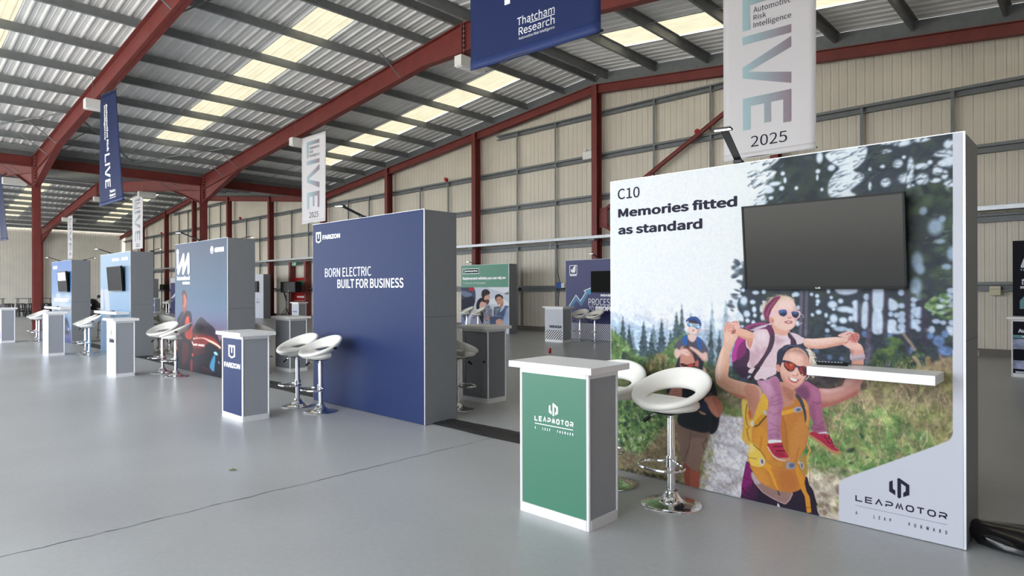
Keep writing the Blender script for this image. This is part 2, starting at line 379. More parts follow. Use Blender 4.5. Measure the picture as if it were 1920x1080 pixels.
    for x, y, rx, ry in [(160, 80, 50, 36), (430, 100, 28, 30), (440, 170, 30, 34), (430, 210, 20, 20), (360, 80, 24, 26), (450, 305, 40, 34), (370, 340, 24, 26), (575, 40, 26, 34), (610, 120, 24, 24), (625, 210, 60, 52), (730, 165, 34, 34), (640, 270, 24, 20), (780, 270, 100, 42), (860, 290, 50, 36), (930, 230, 36, 70), (930, 350, 40, 74), (920, 190, 44, 40), (545, 345, 24, 34), (640, 390, 50, 64), (760, 410, 50, 44), (860, 390, 34, 40), (640, 480, 40, 26), (730, 520, 90, 34), (850, 540, 40, 30), (560, 540, 30, 30), (570, 610, 40, 24), (580, 440, 26, 24), (190, 250, 26, 34), (180, 450, 30, 40), (590, 880, 30, 40), (740, 900, 30, 30), (420, 800, 40, 30)]:
        (px, py), = C2((x, y)); c = (190, 212, 236) if y < 600 else (96, 118, 150)
        A.blob(px, py, rx/6.9, ry/6.9, c, 0, .88, .5)
        if y < 500: A.blob(px, py, rx/10, ry/10, (226, 236, 250), 0, .7, .7)
    for x, w in [(235, 40), (300, 36)]:
        (px, _), = C2((x, 0)); A.fill([(px-w/14, 545), (px+w/14, 545), (px+w/14-2, 632), (px-w/14-2, 632)], (122, 112, 132), False, 2, .8)
    for q in [((475, 125), (600, 125), (590, 370), (480, 360)), ((480, 380), (580, 400), (590, 620), (470, 620)), ((360, 300), (430, 295), (425, 555), (350, 555)), ((60, 125), (330, 125), (300, 170), (180, 200), (80, 180)), ((650, 250), (700, 245), (770, 310), (740, 370), (660, 370)), ((640, 490), (740, 490), (750, 600), (840, 590), (840, 630), (650, 630)), ((260, 300), (330, 300), (320, 490), (255, 480)), ((1310, 560), (1385, 560), (1385, 660), (1330, 640))]:
        A.fill(B3(*q), (208, 222, 243), True, 2, .93)
    for x, y, rx, ry in [(405, 220, 36, 40), (385, 640, 36, 36), (800, 320, 32, 30), (795, 170, 32, 36), (675, 415, 26, 30), (740, 425, 30, 30), (805, 415, 36, 34), (800, 480, 40, 40), (800, 560, 40, 40), (940, 250, 34, 30), (930, 310, 26, 26), (1000, 215, 36, 40), (950, 90, 46, 50), (960, 140, 60, 40), (960, 380, 56, 46), (1000, 360, 30, 30), (905, 445, 30, 30), (990, 430, 40, 34), (960, 500, 60, 30), (930, 545, 50, 36), (990, 580, 30, 30), (1190, 495, 38, 26), (1080, 595, 22, 24), (1120, 660, 36, 34), (1140, 590, 30, 40), (1270, 510, 26, 24), (1320, 220, 50, 40), (1230, 330, 32, 26), (1290, 260, 50, 30), (1220, 720, 50, 60), (1300, 830, 70, 50), (920, 850, 60, 60), (790, 780, 40, 50), (670, 660, 26, 24), (1110, 340, 36, 34), (1360, 150, 40, 30), (1290, 640, 30, 40), (1370, 510, 30, 30)]:
        (px, py), = B3((x, y)); c = (196, 214, 240) if y < 600 else (112, 140, 190)
        A.blob(px, py, rx/6.1, ry/6.1, c, 0, .88, .45)
    for x0, x1, x2, w in [(450, 440, 420, 36), (630, 620, 600, 44), (860, 880, 860, 50), (1060, 1060, 1050, 60), (320, 320, 300, 30)]:
        A.line(B3((x0, 100), (x1, 500), (x2, 980)), w/6, (66, 64, 80), .85, 1)
    A.line(B3((430, 560), (420, 980)), 8, (104, 92, 118), .7, 1)
    A.scatter([(1702, 385), (1790, 380), (1790, 545), (1702, 545)], 90, (3, 8), [(70, 86, 70), (46, 54, 62), (60, 74, 66), (92, 112, 88)], 1.6, alpha=.55, soft=.9)
    for x, y, rx, ry in [(1757, 425, 11, 14), (1734, 395, 6, 7), (1722, 490, 9, 16), (1728, 505, 7, 9), (1765, 452, 8, 4), (1788, 475, 7, 12), (1720, 535, 9, 14), (1778, 500, 7, 5), (1770, 410, 5, 6)]: A.blob(x, y, rx, ry, (168, 190, 216), 0, .85, .7)
    A.strokes([(1740, 440), (1790, 430), (1790, 520), (1740, 520)], 30, (6, 16), (1.5, 3), [(104, 128, 92), (130, 152, 112)], (-.7, 0), .6)
    # leafy twig at the right edge and low bushes behind the shelf
    A.scatter(B3((1060, 320), (1240, 180), (1385, 260), (1385, 460), (1240, 480), (1140, 420)), 70, (1.2, 3), [(110, 146, 84), (84, 116, 68), (150, 178, 120), (190, 206, 200)], 1.9, (-.8, .6), .75, 1)
    A.blob(*B3((1230, 330))[0], 5, 4, (214, 226, 240), 0, .9)
    A.scatter(B3((430, 1000), (520, 820), (640, 680), (820, 720), (860, 900), (1010, 760), (1100, 860), (1240, 980), (1385, 880), (1385, 1080), (430, 1080)), 260, (2, 7), [(72, 92, 62), (88, 112, 66), (56, 74, 60), (104, 128, 74), (60, 76, 84), (44, 56, 58)], 1.4, alpha=.7)
    A.line(B3((820, 640), (910, 750), (960, 830)), 5, (150, 132, 118), .9); A.line(B3((930, 890), (990, 960), (1025, 1040)), 6, (172, 152, 126), .9)
    A.line(B3((1240, 870), (1260, 960)), 5, (130, 104, 100), .8); A.line(B3((1100, 900), (1120, 1040)), 7, (150, 110, 84), .7)
    for k in range(3): A.a[..., k] = box_blur(A.a[..., k], 1)
    # dry grass, right
    field = [(1380, 735), (1500, 716), (1560, 712), (1640, 700), (1700, 706), (1810, 690), (1810, 1040), (1300, 1040), (1340, 800)]
    A.grad(field, (158, 140, 116), (1650, 700), (146, 158, 98), (1640, 840), True, 4)
    A.grad([(1500, 800), (1620, 770), (1810, 790), (1810, 1040), (1480, 1040)], (150, 158, 100), (1650, 790), (118, 156, 92), (1630, 870), True, 8, .8)
    A.fill([(1480, 870), (1560, 880), (1640, 900), (1640, 1000), (1480, 1000)], (206, 194, 176), True, 8)
    A.scatter([(1570, 720), (1800, 700), (1800, 850), (1520, 850)], 420, (3, 9), [(176, 154, 128), (150, 128, 104), (160, 164, 104), (190, 170, 140), (128, 132, 88), (112, 104, 84)], 2.2, (1.0, 2.2), .45, .5, 12)
    A.scatter([(1510, 790), (1620, 760), (1760, 830), (1640, 900), (1520, 880)], 300, (2, 8), [(116, 158, 92), (96, 138, 80), (146, 172, 104), (84, 120, 76), (170, 180, 120)], 1.7, (0, 3.1), .5, .5, 14)
    A.strokes([(1570, 705), (1800, 690), (1800, 860), (1510, 880)], 420, (14, 44), (1.2, 2.4), [(206, 184, 148), (182, 160, 122), (216, 200, 170), (140, 134, 92), (120, 140, 84), (160, 136, 110)], (-2.1, -1.0), .55)
    A.strokes([(1520, 780), (1640, 760), (1720, 880), (1520, 900)], 160, (10, 30), (1, 2), [(176, 200, 140), (120, 160, 96), (206, 206, 160), (86, 122, 76)], (-2.4, -.6), .5)
    A.fill([(1505, 705), (1590, 706), (1625, 722), (1590, 738), (1500, 752)], (70, 62, 66), True, 5, .9)
    A.scatter([(1505, 705), (1620, 708), (1610, 742), (1500, 750)], 60, (2, 6), [(120, 100, 88), (50, 46, 54), (96, 80, 74)], 1.5, alpha=.5)
    for q in [((440, 720), (500, 690), (520, 705), (500, 730), (450, 738)), ((560, 550), (605, 590), (595, 615), (570, 590)), ((605, 785), (640, 770), (650, 785), (625, 795)), ((465, 830), (500, 820), (500, 840), (475, 845))]: A.fill(B4(*q), (58, 72, 66), True, 1, .9)
    A.scatter([(1520, 880), (1600, 880), (1640, 900), (1580, 960), (1520, 960)], 70, (2, 7), [(224, 212, 196), (186, 168, 150), (160, 160, 110), (120, 92, 88)], 1.5, alpha=.5, blur=8)
    # left bushes, path and bank
    A.fill([(1130, 640), (1160, 630), (1200, 668), (1240, 662), (1262, 640), (1300, 628), (1330, 690), (1345, 730), (1345, 960), (1130, 960)], (104, 132, 84), blur=5)
    A.scatter([(1140, 640), (1175, 640), (1196, 690), (1256, 660), (1282, 630), (1300, 660), (1330, 720), (1330, 850), (1140, 850)], 650, (2, 7), [(116, 150, 88), (88, 124, 74), (144, 178, 112), (70, 98, 72), (52, 74, 64), (160, 184, 130), (98, 120, 70)], 1.4, alpha=.6, blur=6)
    A.scatter([(1168, 660), (1240, 665), (1255, 700), (1185, 725)], 60, (4, 9), [(58, 76, 66), (72, 92, 72), (84, 96, 66)], 1.3, alpha=.5)
    A.scatter([(1225, 665), (1262, 672), (1262, 705), (1200, 710)], 40, (2, 5), [(150, 128, 92), (176, 150, 110), (120, 120, 76)], 2.5, (1.2, 1.9), .6)
    A.fill([(1130, 700), (1345, 690), (1345, 762), (1130, 740)], (120, 110, 82), True, 9, .45)
    A.scatter([(1150, 745), (1330, 740), (1330, 850), (1150, 850)], 420, (1.5, 5), [(128, 164, 96), (90, 130, 72), (152, 180, 120), (60, 88, 62), (74, 106, 66), (176, 190, 150), (46, 66, 56)], 1.4, alpha=.65, blur=10)
    A.fill([(1150, 838), (1200, 850), (1250, 800), (1300, 770), (1330, 770), (1330, 950), (1150, 900)], (146, 124, 102), True, 8, .8)
    A.strokes([(1150, 838), (1230, 800), (1270, 770), (1310, 790), (1330, 930), (1150, 900)], 300, (8, 26), (1, 2.2), [(196, 172, 150), (164, 136, 112), (112, 88, 74), (210, 190, 172), (90, 90, 62), (128, 132, 84)], (-.2, 1.0), .6)
    A.scatter([(1170, 880), (1250, 895), (1310, 920), (1310, 945), (1150, 905)], 60, (2, 5), [(70, 62, 52), (88, 92, 60), (56, 66, 48)], 1.6, alpha=.6, blur=4)
    A.fill([(1356, 768), (1400, 762), (1412, 800), (1400, 1000), (1280, 1000), (1316, 900), (1328, 830)], (216, 213, 222), True, 5)
    A.scatter([(1340, 800), (1400, 790), (1400, 950), (1320, 950)], 90, (2, 8), [(230, 228, 234), (204, 200, 208), (196, 184, 180)], 2.2, (-.2, .5), .4)
    A.scatter([(1316, 800), (1345, 800), (1330, 900), (1300, 930)], 80, (2, 6), [(150, 158, 100), (180, 180, 140), (190, 172, 150)], 1.5, alpha=.5)
    A.fill([(1346, 735), (1372, 745), (1404, 752), (1404, 782), (1368, 778), (1350, 762)], (150, 142, 116), True, 4, .9); A.fill([(1344, 745), (1368, 760), (1398, 772), (1398, 782), (1352, 776)], (120, 140, 84), True, 3, .8)
    A.fill([(1342, 700), (1356, 730), (1398, 752), (1398, 736), (1370, 728)], (84, 96, 74), True, 4, .9)
    A.scatter([(1362, 690), (1400, 690), (1396, 745), (1362, 720)], 40, (3, 7), [(52, 66, 66), (70, 86, 72), (60, 76, 70)], 1.2, alpha=.7)
    A.scatter([(1322, 690), (1348, 690), (1348, 735), (1326, 730)], 30, (2, 5), [(96, 116, 80), (72, 90, 70), (120, 104, 84)], 1.2, alpha=.7)
    # fine leaf and grass grain over the whole landscape
    nz = A.noise(150, 2)-.5; n2 = A.noise(38, 3)-.5
    low = np.clip((np.arange(H)/H-.40)/.12, 0, 1)[:, None]
    A.a *= (1+low*(.34*nz+.40*n2))[..., None]
    A.a += (low*np.clip(n2-.12, 0, 1)*.25)[..., None]*np.array([.9, 1.0, .6])
    # ---- man carrying a boy
    SK = (222, 178, 162); SKd = (188, 132, 116)
    A.fill([(1284, 880), (1300, 878), (1301, 905), (1303, 916), (1288, 913), (1286, 896)], (168, 92, 76), True, 1)
    A.fill(C7((668, 790), (770, 800), (775, 900), (765, 985), (690, 970), (672, 880)), (176, 98, 80), True, 1)
    A.fill(C7((640, 770), (690, 790), (690, 960), (655, 940)), (150, 82, 70), True, 1)
    A.fill(C7((590, 425), (720, 470), (850, 495), (840, 600), (815, 650), (765, 830), (700, 800), (640, 750), (608, 640)), (134, 110, 100), True, 1)
    A.fill(C7((700, 560), (820, 560), (810, 650), (765, 825), (700, 800), (672, 770), (690, 640)), (152, 126, 114), True, 2, .8)
    A.line(C7((840, 560), (800, 600), (820, 655)), 2, (84, 66, 62), .8); A.line(C7((700, 500), (690, 620), (640, 745)), 2, (92, 74, 68), .7)
    A.fill(C7((880, 250), (945, 330), (925, 480), (860, 505), (850, 300)), (40, 42, 52), True, 1)
    A.fill(C7((500, 140), (620, 110), (760, 120), (880, 60), (925, 190), (880, 250), (868, 490), (700, 480), (590, 420), (600, 300), (540, 250)), (46, 50, 56), True, 1)
    A.fill(C7((815, 220), (880, 190), (930, 210), (972, 290), (940, 375), (890, 350), (850, 290)), (196, 134, 116), True, 1)
    A.fill(C7((880, 195), (940, 220), (972, 300), (945, 370), (925, 320)), (176, 108, 92), True, 2, .7)
    A.fill(C7((770, 310), (800, 240), (845, 270), (830, 350), (800, 345)), (52, 58, 78), True, 1); A.fill(C7((775, 320), (830, 345), (815, 355), (780, 340)), (176, 140, 104), True, 0)
    A.fill(C7((505, 205), (545, 120), (620, 120), (622, 215), (560, 232), (520, 222)), (206, 150, 136), True, 1)
    for k in range(3): A.line(C7((545, 160+22*k), (600, 150+22*k), (618, 158+22*k)), 1.2, (156, 100, 90), .7)
    A.fill(C6((540, 820), (640, 860), (680, 980), (690, 1080), (520, 1080), (500, 900)), (214, 172, 160), True, 1)
    A.fill(C6((210, 840), (240, 740), (280, 640), (600, 640), (610, 830), (560, 900), (240, 860)), (52, 52, 66), True, 1)
    A.fill(C6((195, 570), (215, 500), (300, 420), (380, 380), (520, 400), (590, 440), (650, 520), (690, 600), (670, 640), (600, 640), (570, 700), (330, 660), (270, 580)), (92, 90, 108), True, 1)
    A.fill(C6((380, 440), (500, 450), (540, 560), (500, 620), (380, 560)), (78, 76, 92), True, 2, .8)
    A.fill(C6((390, 370), (520, 380), (495, 450), (470, 475), (430, 470), (395, 430)), (226, 196, 188), True, 1)
    A.fill(C6((320, 400), (375, 370), (385, 400), (370, 520), (330, 540), (310, 480)), (52, 98, 168), True, 0); A.fill(C6((515, 410), (560, 420), (590, 480), (585, 570), (550, 585), (525, 500)), (50, 96, 164), True, 0)
    A.fill(C6((360, 240), (400, 170), (560, 200), (575, 290), (540, 340), (470, 370), (400, 350), (365, 300)), (230, 204, 198), True, 1)
    A.fill(C6((355, 220), (380, 185), (395, 240), (375, 330), (362, 300)), (240, 232, 232), True, 1)
    A.fill(C6((540, 260), (580, 270), (560, 330), (500, 380), (520, 340)), (190, 150, 148), True, 2, .7)
    A.fill(C6((362, 165), (420, 115), (500, 108), (560, 150), (585, 210), (580, 250), (530, 200), (470, 165), (400, 165), (372, 190)), (58, 88, 150), True, 0)
    A.fill(C6((395, 190), (420, 160), (500, 165), (540, 210), (480, 210)), (62, 58, 72), True, 1)
    A.line(C6((400, 165), (480, 150), (560, 215)), 2.5, (38, 60, 116), .9)
    A.fill(C6((378, 205), (440, 200), (470, 225), (560, 235), (580, 265), (530, 290), (480, 265), (455, 250), (400, 255), (380, 240)), (120, 168, 204), True, 0)
    A.blob(*C6((430, 225))[0], 3.2, 2.6, (214, 232, 244), 0, .9); A.blob(*C6((535, 255))[0], 3.2, 2.4, (206, 228, 242), 0, .9); A.blob(*C6((410, 240))[0], 2, 1.4, (40, 66, 110), 0, .8); A.blob(*C6((520, 275))[0], 2, 1.4, (40, 66, 110), 0, .8)
    A.blob(*C6((466, 306))[0], 2.6, 1.6, (176, 84, 90), 0, .9)
    # man's head, boy's hands in his hair
    A.fill(C6((280, 560), (340, 535), (430, 560), (510, 640), (530, 740), (540, 820), (530, 880), (480, 880), (300, 850), (275, 780), (278, 680)), (210, 150, 134), True, 1)
    A.fill(C6((320, 560), (380, 530), (450, 580), (520, 650), (530, 740), (500, 780), (480, 720), (450, 640), (400, 580)), (66, 54, 60), True, 1)
    A.fill(C6((330, 570), (370, 545), (430, 570), (470, 650), (430, 640)), (120, 92, 90), True, 2, .6)
    A.fill(C6((490, 770), (540, 745), (545, 820), (520, 870), (495, 850)), (190, 110, 100), True, 1); A.fill(C6((490, 830), (545, 850), (540, 890), (480, 880)), (70, 56, 56), True, 1)
    A.fill(C6((282, 790), (340, 790), (365, 805), (490, 780), (490, 800), (480, 840), (400, 855), (375, 830), (350, 840), (300, 825)), (48, 36, 42), True, 0)
    A.fill(C6((385, 808), (470, 795), (470, 830), (410, 845)), (180, 74, 70), True, 0); A.fill(C6((300, 800), (345, 802), (345, 828), (310, 820)), (120, 56, 56), True, 0)
    A.fill(C6((190, 640), (215, 570), (270, 590), (360, 575), (410, 620), (425, 655), (380, 680), (300, 650), (260, 700), (220, 710)), (234, 196, 186), True, 1)
    A.fill(C6((410, 560), (440, 545), (530, 590), (600, 640), (650, 620), (675, 690), (650, 750), (600, 740), (540, 670), (470, 610)), (232, 190, 178), True, 1)
    A.fill(C6((560, 680), (640, 740), (670, 700), (650, 760), (600, 745)), (206, 150, 136), True, 1, .8)
    for k in range(3): A.line(C6((350+20*k, 610+12*k), (385+16*k, 635+10*k), (410+6*k, 650+8*k)), 1, (196, 140, 130), .7)
    # ---- woman: left arm and hand
    AR = (226, 182, 160)
    arm = C1((130, 740), (128, 640), (128, 560), (150, 490), (200, 455), (330, 560), (330, 640), (310, 690), (250, 790), (215, 900), (203, 1000), (200, 1080))+[(1366.7, 706), (1374, 711), (1398, 718), (1419, 722.6), (1429, 733), (1431, 750), (1424, 775), (1414, 792), (1408, 770), (1402, 752), (1388, 748), (1375, 742), (1353, 728), (1345, 720), (1342, 706), (1343, 690), (1350, 665), (1355, 652)]
    A.fill(arm, AR, True, 0)
    A.clip = A.region(arm)
    A.fill([(1357, 640), (1372, 650), (1360, 690), (1356, 720), (1400, 745), (1395, 720), (1372, 712), (1368, 690), (1376, 655)], (214, 160, 136), True, 4, .7)
    A.fill([(1344, 722), (1365, 734), (1398, 744), (1400, 756), (1370, 748), (1345, 735)], (186, 116, 96), True, 3, .9)
    A.fill([(1398, 722), (1420, 726), (1426, 750), (1414, 790), (1406, 775), (1402, 750)], (200, 136, 118), True, 4, .8)
    A.fill([(1346, 700), (1352, 660), (1358, 650), (1352, 690), (1350, 712)], (242, 212, 198), True, 3, .8)
    A.fill(C1((150, 600), (200, 620), (280, 640), (250, 700), (200, 760), (150, 720)), (236, 196, 180), True, 3, .7)
    A.clip = None
    # purple rucksack of the girl
    A.fill(C1((410, 545), (500, 490), (640, 465), (740, 485), (780, 520), (800, 620), (600, 600)), (150, 72, 120), True, 0)
    A.fill(C1((480, 570), (560, 530), (700, 500), (760, 480), (770, 500), (600, 560), (560, 580)), (206, 196, 210), True, 0)
    A.fill(C1((470, 545), (540, 515), (640, 505), (560, 540), (500, 570)), (84, 40, 74), True, 1, .8)
    A.fill(C1((250, 1000), (245, 900), (280, 780), (320, 680), (400, 640), (460, 700), (500, 840), (500, 1080), (280, 1080), (255, 1040)), (76, 50, 76), True, 0)
    A.fill(C1((250, 1005), (245, 900), (270, 800), (320, 680), (400, 645), (430, 690), (350, 780), (320, 900), (310, 960)), (186, 66, 150), True, 0)
    A.fill(C1((330, 800), (430, 700), (440, 800), (420, 900), (310, 970)), (128, 52, 108), True, 1)
    A.fill(C3((60, 0), (240, 0), (225, 100), (200, 140), (150, 130), (100, 70)), (62, 44, 66), True, 0)
    A.fill(C3((145, 140), (180, 125), (215, 140), (220, 175), (155, 170)), (70, 76, 92), True, 0)
    # girl: shirt, arms, head
    SH = (222, 196, 204)
    shirt = C1((430, 720), (440, 700), (560, 580), (700, 560), (790, 590), (830, 620), (1000, 640), (1060, 610), (1150, 640), (1200, 700), (1080, 760), (900, 820), (850, 900), (830, 1080), (470, 1080), (480, 960), (480, 850), (440, 800))
    A.fill(shirt, SH, True, 0)
    A.fill(C2((100, 570), (200, 610), (275, 645), (250, 700), (180, 720), (60, 740), (0, 700), (0, 620)), (224, 204, 212), True, 0)
    A.fill(C3((230, 60), (300, 0), (600, 0), (600, 60), (560, 95), (480, 130), (450, 160), (400, 140), (345, 160), (310, 140), (300, 80)), (228, 206, 214), True, 0)
    A.clip = A.region(shirt)
    for q in [((560, 780), (620, 860), (600, 1000), (560, 960)), ((700, 800), (720, 880), (640, 900), (600, 880)), ((830, 640), (900, 700), (980, 700), (900, 760), (840, 760)), ((480, 870), (560, 900), (560, 1080), (500, 1080))]: A.fill(C1(*q), (196, 160, 172), True, 4, .7)
    A.fill(C1((600, 600), (720, 600), (700, 720), (600, 700)), (236, 218, 224), True, 5, .8)
    A.clip = None
    A.fill(C1((440, 715), (520, 715), (515, 800), (490, 830), (455, 790)), (206, 144, 128), True, 0)
    A.line(C1((432, 725), (445, 790), (490, 838), (520, 780), (545, 690)), 2, (240, 226, 230), .9)
    A.fill(C1((290, 620), (310, 540), (350, 545), (450, 575), (535, 620), (540, 690), (510, 720), (420, 700), (340, 660)), (228, 178, 156), True, 0)
    A.fill(C1((340, 640), (420, 670), (520, 690), (510, 722), (420, 702), (340, 662)), (204, 142, 120), True, 2, .8)
    A.fill(C1((170, 560), (180, 510), (220, 465), (300, 445), (325, 465), (350, 510), (330, 560), (290, 600), (240, 620), (190, 600)), (232, 182, 170), True, 0)
    for q in [((185, 530), (220, 500), (255, 520)), ((180, 560), (220, 535), (262, 550)), ((190, 590), (225, 570), (265, 580)), ((250, 470), (290, 460), (320, 470)), ((260, 500), (270, 560), (250, 610))]: A.line(C1(*q), 1.6, (184, 116, 108), .8)
    A.fill(C1((230, 600), (290, 560), (285, 610), (250, 622)), (150, 86, 82), True, 1, .9)
    A.fill(C1((140, 560), (165, 480), (200, 455), (190, 500), (165, 560), (150, 600)), (222, 160, 148), True, 0)
    A.fill(C1((790, 560), (810, 460), (1010, 560), (1010, 630), (930, 645), (830, 620)), (222, 168, 150), True, 0)
    head = C1((750, 470), (745, 380), (770, 260), (850, 170), (960, 120), (1040, 140), (1090, 200), (1130, 320), (1125, 420), (1100, 510), (1050, 560), (980, 580), (900, 570), (820, 540), (780, 500))
    A.fill(head, (234, 196, 184), True, 0)
    A.clip = A.region(head)
    A.fill(C1((780, 480), (850, 540), (980, 590), (1060, 560), (1120, 480), (1140, 600), (780, 620)), (206, 148, 130), True, 4, .7)
    A.fill(C1((880, 170), (1040, 180), (1080, 280), (900, 290)), (244, 214, 206), True, 6, .8)
    A.fill(C1((1080, 260), (1140, 300), (1130, 460), (1095, 430)), (214, 160, 146), True, 3, .6)
    A.clip = None
    A.fill(C1((690, 340), (700, 240), (760, 160), (830, 120), (900, 100), (1010, 115), (1070, 150), (1100, 200), (1040, 160), (960, 145), (880, 180), (800, 250)), (214, 190, 168), True, 1)
    A.fill(C1((655, 300), (650, 230), (720, 170), (690, 260), (680, 380), (700, 460), (660, 400)), (222, 204, 186), True, 1)
    A.strokes(C1((640, 200), (850, 80), (1050, 95), (1100, 200), (900, 170), (700, 320), (690, 440), (640, 400)), 40, (5, 14), (1, 1.6), [(240, 226, 206), (190, 160, 136)], (2.2, 4.0), .7)
    A.fill(C1((670, 330), (700, 250), (760, 180), (830, 125), (905, 120), (850, 190), (800, 260), (765, 340), (750, 420), (760, 480), (710, 440), (680, 390)), (134, 62, 96), True, 0)
    A.line(C1((690, 330), (740, 230), (820, 150)), 2.5, (96, 42, 70), .7); A.line(C1((710, 390), (740, 290), (830, 170)), 2, (170, 96, 128), .7); A.line(C1((735, 420), (755, 320), (860, 170)), 2, (96, 42, 70), .6)
    A.fill(C1((748, 400), (780, 395), (815, 430), (812, 480), (780, 490), (755, 450)), (222, 166, 152), True, 0); A.blob(*C1((785, 445))[0], 2.2, 3.5, (184, 118, 106), 0, .7)
    A.fill(C1((745, 390), (770, 350), (870, 295), (985, 290), (1010, 320), (1080, 315), (1080, 330), (1000, 345), (975, 385), (930, 400), (885, 375), (870, 320), (790, 375), (755, 400)), (232, 190, 208), True, 0)
    A.fill(C2((0, 275), (45, 285), (60, 305), (100, 300), (190, 290), (222, 310), (210, 370), (170, 400), (120, 385), (95, 330), (70, 325), (45, 360), (0, 378)), (228, 184, 204), True, 0)
    A.fill(C1((880, 310), (960, 298), (985, 320), (965, 375), (930, 385), (890, 365)), (46, 54, 76), True, 0); A.fill(C1((885, 312), (960, 300), (970, 320), (895, 345)), (84, 126, 190), True, 1, .9)
    A.fill(C2((108, 312), (150, 300), (200, 318), (195, 360), (165, 385), (125, 365)), (44, 50, 66), True, 0); A.fill(C2((115, 312), (150, 302), (195, 320), (150, 335)), (88, 122, 184), True, 1, .9)
    A.fill(C2((0, 285), (30, 285), (48, 310), (40, 345), (0, 360)), (46, 52, 72), True, 0); A.fill(C2((0, 285), (28, 288), (38, 310), (0, 315)), (84, 122, 188), True, 1, .8)
    A.blob(*C2((80, 372))[0], 4.5, 3.4, (224, 166, 154), 0, .9); A.line(C2((60, 382), (80, 388), (105, 380)), 1.2, (176, 110, 100), .8)
    A.fill(C1((955, 460), (1010, 445), (1055, 452), (1062, 470), (1030, 485), (980, 478)), (146, 62, 66), True, 0); A.fill(C1((985, 460), (1035, 455), (1045, 466), (1000, 472)), (240, 232, 230), True, 0)
    A.line(C1((950, 462), (960, 470), (1000, 486), (1050, 480)), 1.2, (204, 120, 118), .8)
    A.line(C2((215, 330), (255, 345), (260, 385)), 1.5, (222, 210, 214), .7); A.line(C2((160, 460), (215, 465), (245, 440)), 2, (214, 204, 214), .6)
    # straps
    A.fill(C1((700, 540), (740, 500), (790, 540), (820, 620), (820, 720), (780, 840), (700, 960), (620, 1080), (540, 1080), (600, 1010), (690, 880), (740, 760), (755, 650), (730, 580)), (78, 56, 76), True, 0)
    A.fill(C1((705, 545), (745, 510), (785, 545), (800, 610), (760, 640), (735, 580)), (110, 50, 92), True, 1, .9)
    A.fill(C3((245, 160), (265, 100), (330, 0), (385, 0), (330, 80), (280, 160), (255, 180)), (58, 46, 60), True, 0)
    A.line(C3((222, 130), (262, 104)), 3, (196, 200, 214), .9)
    A.fill(C2((62, 575), (95, 570), (150, 640), (172, 700), (165, 720), (100, 720), (95, 660), (65, 620)), (76, 54, 76), True, 0); A.fill(C2((85, 575), (100, 570), (160, 640), (172, 690), (155, 660)), (206, 186, 200), True, 0, .8)
    # girl's right arm, hands at right, woman's right arm and wristband
    rarm = C2((255, 690), (275, 645), (400, 645), (560, 632), (700, 625), (790, 640), (800, 690), (760, 720), (640, 745), (500, 772), (380, 772), (290, 750))
    A.fill(rarm, (234, 192, 178), True, 0); A.clip = A.region(rarm)
    A.fill(C2((250, 720), (400, 750), (560, 735), (740, 690), (800, 700), (740, 740), (500, 785), (280, 770)), (206, 142, 118), True, 3, .8); A.fill(C2((300, 650), (500, 650), (700, 635), (700, 655), (480, 690), (320, 680)), (246, 220, 212), True, 3, .7); A.clip = None
    A.fill(C2((700, 610), (740, 580), (820, 555), (880, 555), (920, 570), (965, 585), (970, 640), (950, 690), (1000, 730), (1022, 790), (1020, 850), (890, 860), (900, 810), (840, 770), (760, 720), (800, 690), (790, 640)), (232, 188, 178), True, 0)
    A.fill(C2((830, 640), (880, 590), (960, 580), (968, 640), (940, 695), (880, 690)), (204, 128, 122), True, 1)
    for q in [((870, 600), (920, 585), (965, 590)), ((880, 630), (920, 615), (965, 622)), ((890, 660), (930, 645), (960, 655)), ((870, 580), (890, 640), (930, 690)), ((800, 600), (840, 580), (870, 575)), ((780, 715), (820, 690), (840, 650))]: A.line(C2(*q), 1.5, (170, 92, 92), .8)
    A.fill(C2((850, 770), (930, 790), (1020, 790), (1022, 850), (890, 860)), (216, 160, 146), True, 2, .8)
    A.fill(C2((890, 850), (1022, 840), (1026, 980), (868, 975)), (214, 158, 140), False, 0)
    A.fill(C2((850, 860), (870, 825), (895, 860), (1030, 840), (1040, 895), (1000, 915), (880, 922), (855, 900)), (196, 178, 186), True, 0); A.fill(C2((855, 895), (880, 905), (1035, 880), (1038, 900), (1000, 918), (880, 924)), (160, 140, 150), True, 1, .8)
    w2 = C4((400, 240), (520, 240), (640, 215), (680, 190), (720, 120), (900, 130), (880, 200), (850, 300), (780, 340), (640, 400), (520, 440), (430, 455), (400, 350))
    A.fill(w2, (206, 150, 140), True, 0); A.clip = A.region(w2)
    A.fill(C4((420, 390), (560, 380), (720, 310), (860, 250), (880, 300), (700, 400), (430, 470)), (166, 98, 88), True, 5, .85); A.fill(C4((420, 240), (560, 245), (700, 215), (640, 260), (480, 290)), (228, 186, 182), True, 4, .8); A.fill(C4((690, 190), (740, 130), (800, 135), (740, 210)), (226, 180, 172), True, 4, .7); A.clip = None
    # woman: rucksack, top, hips
    A.fill(C3((150, 420), (215, 410), (240, 520), (280, 640), (300, 720), (300, 940), (260, 1000), (200, 960), (150, 890), (170, 700), (165, 600)), (232, 186, 88), True, 0)
    A.fill(C3((150, 420), (190, 415), (215, 460), (190, 630), (155, 600)), (244, 214, 120), True, 1, .9)
    A.line(C3((215, 460), (195, 600), (215, 720), (245, 760), (215, 780), (225, 860), (250, 930)), 3, (190, 132, 44), .9)
    A.fill(C3((230, 560), (260, 540), (275, 640), (250, 650)), (206, 110, 66), True, 1)
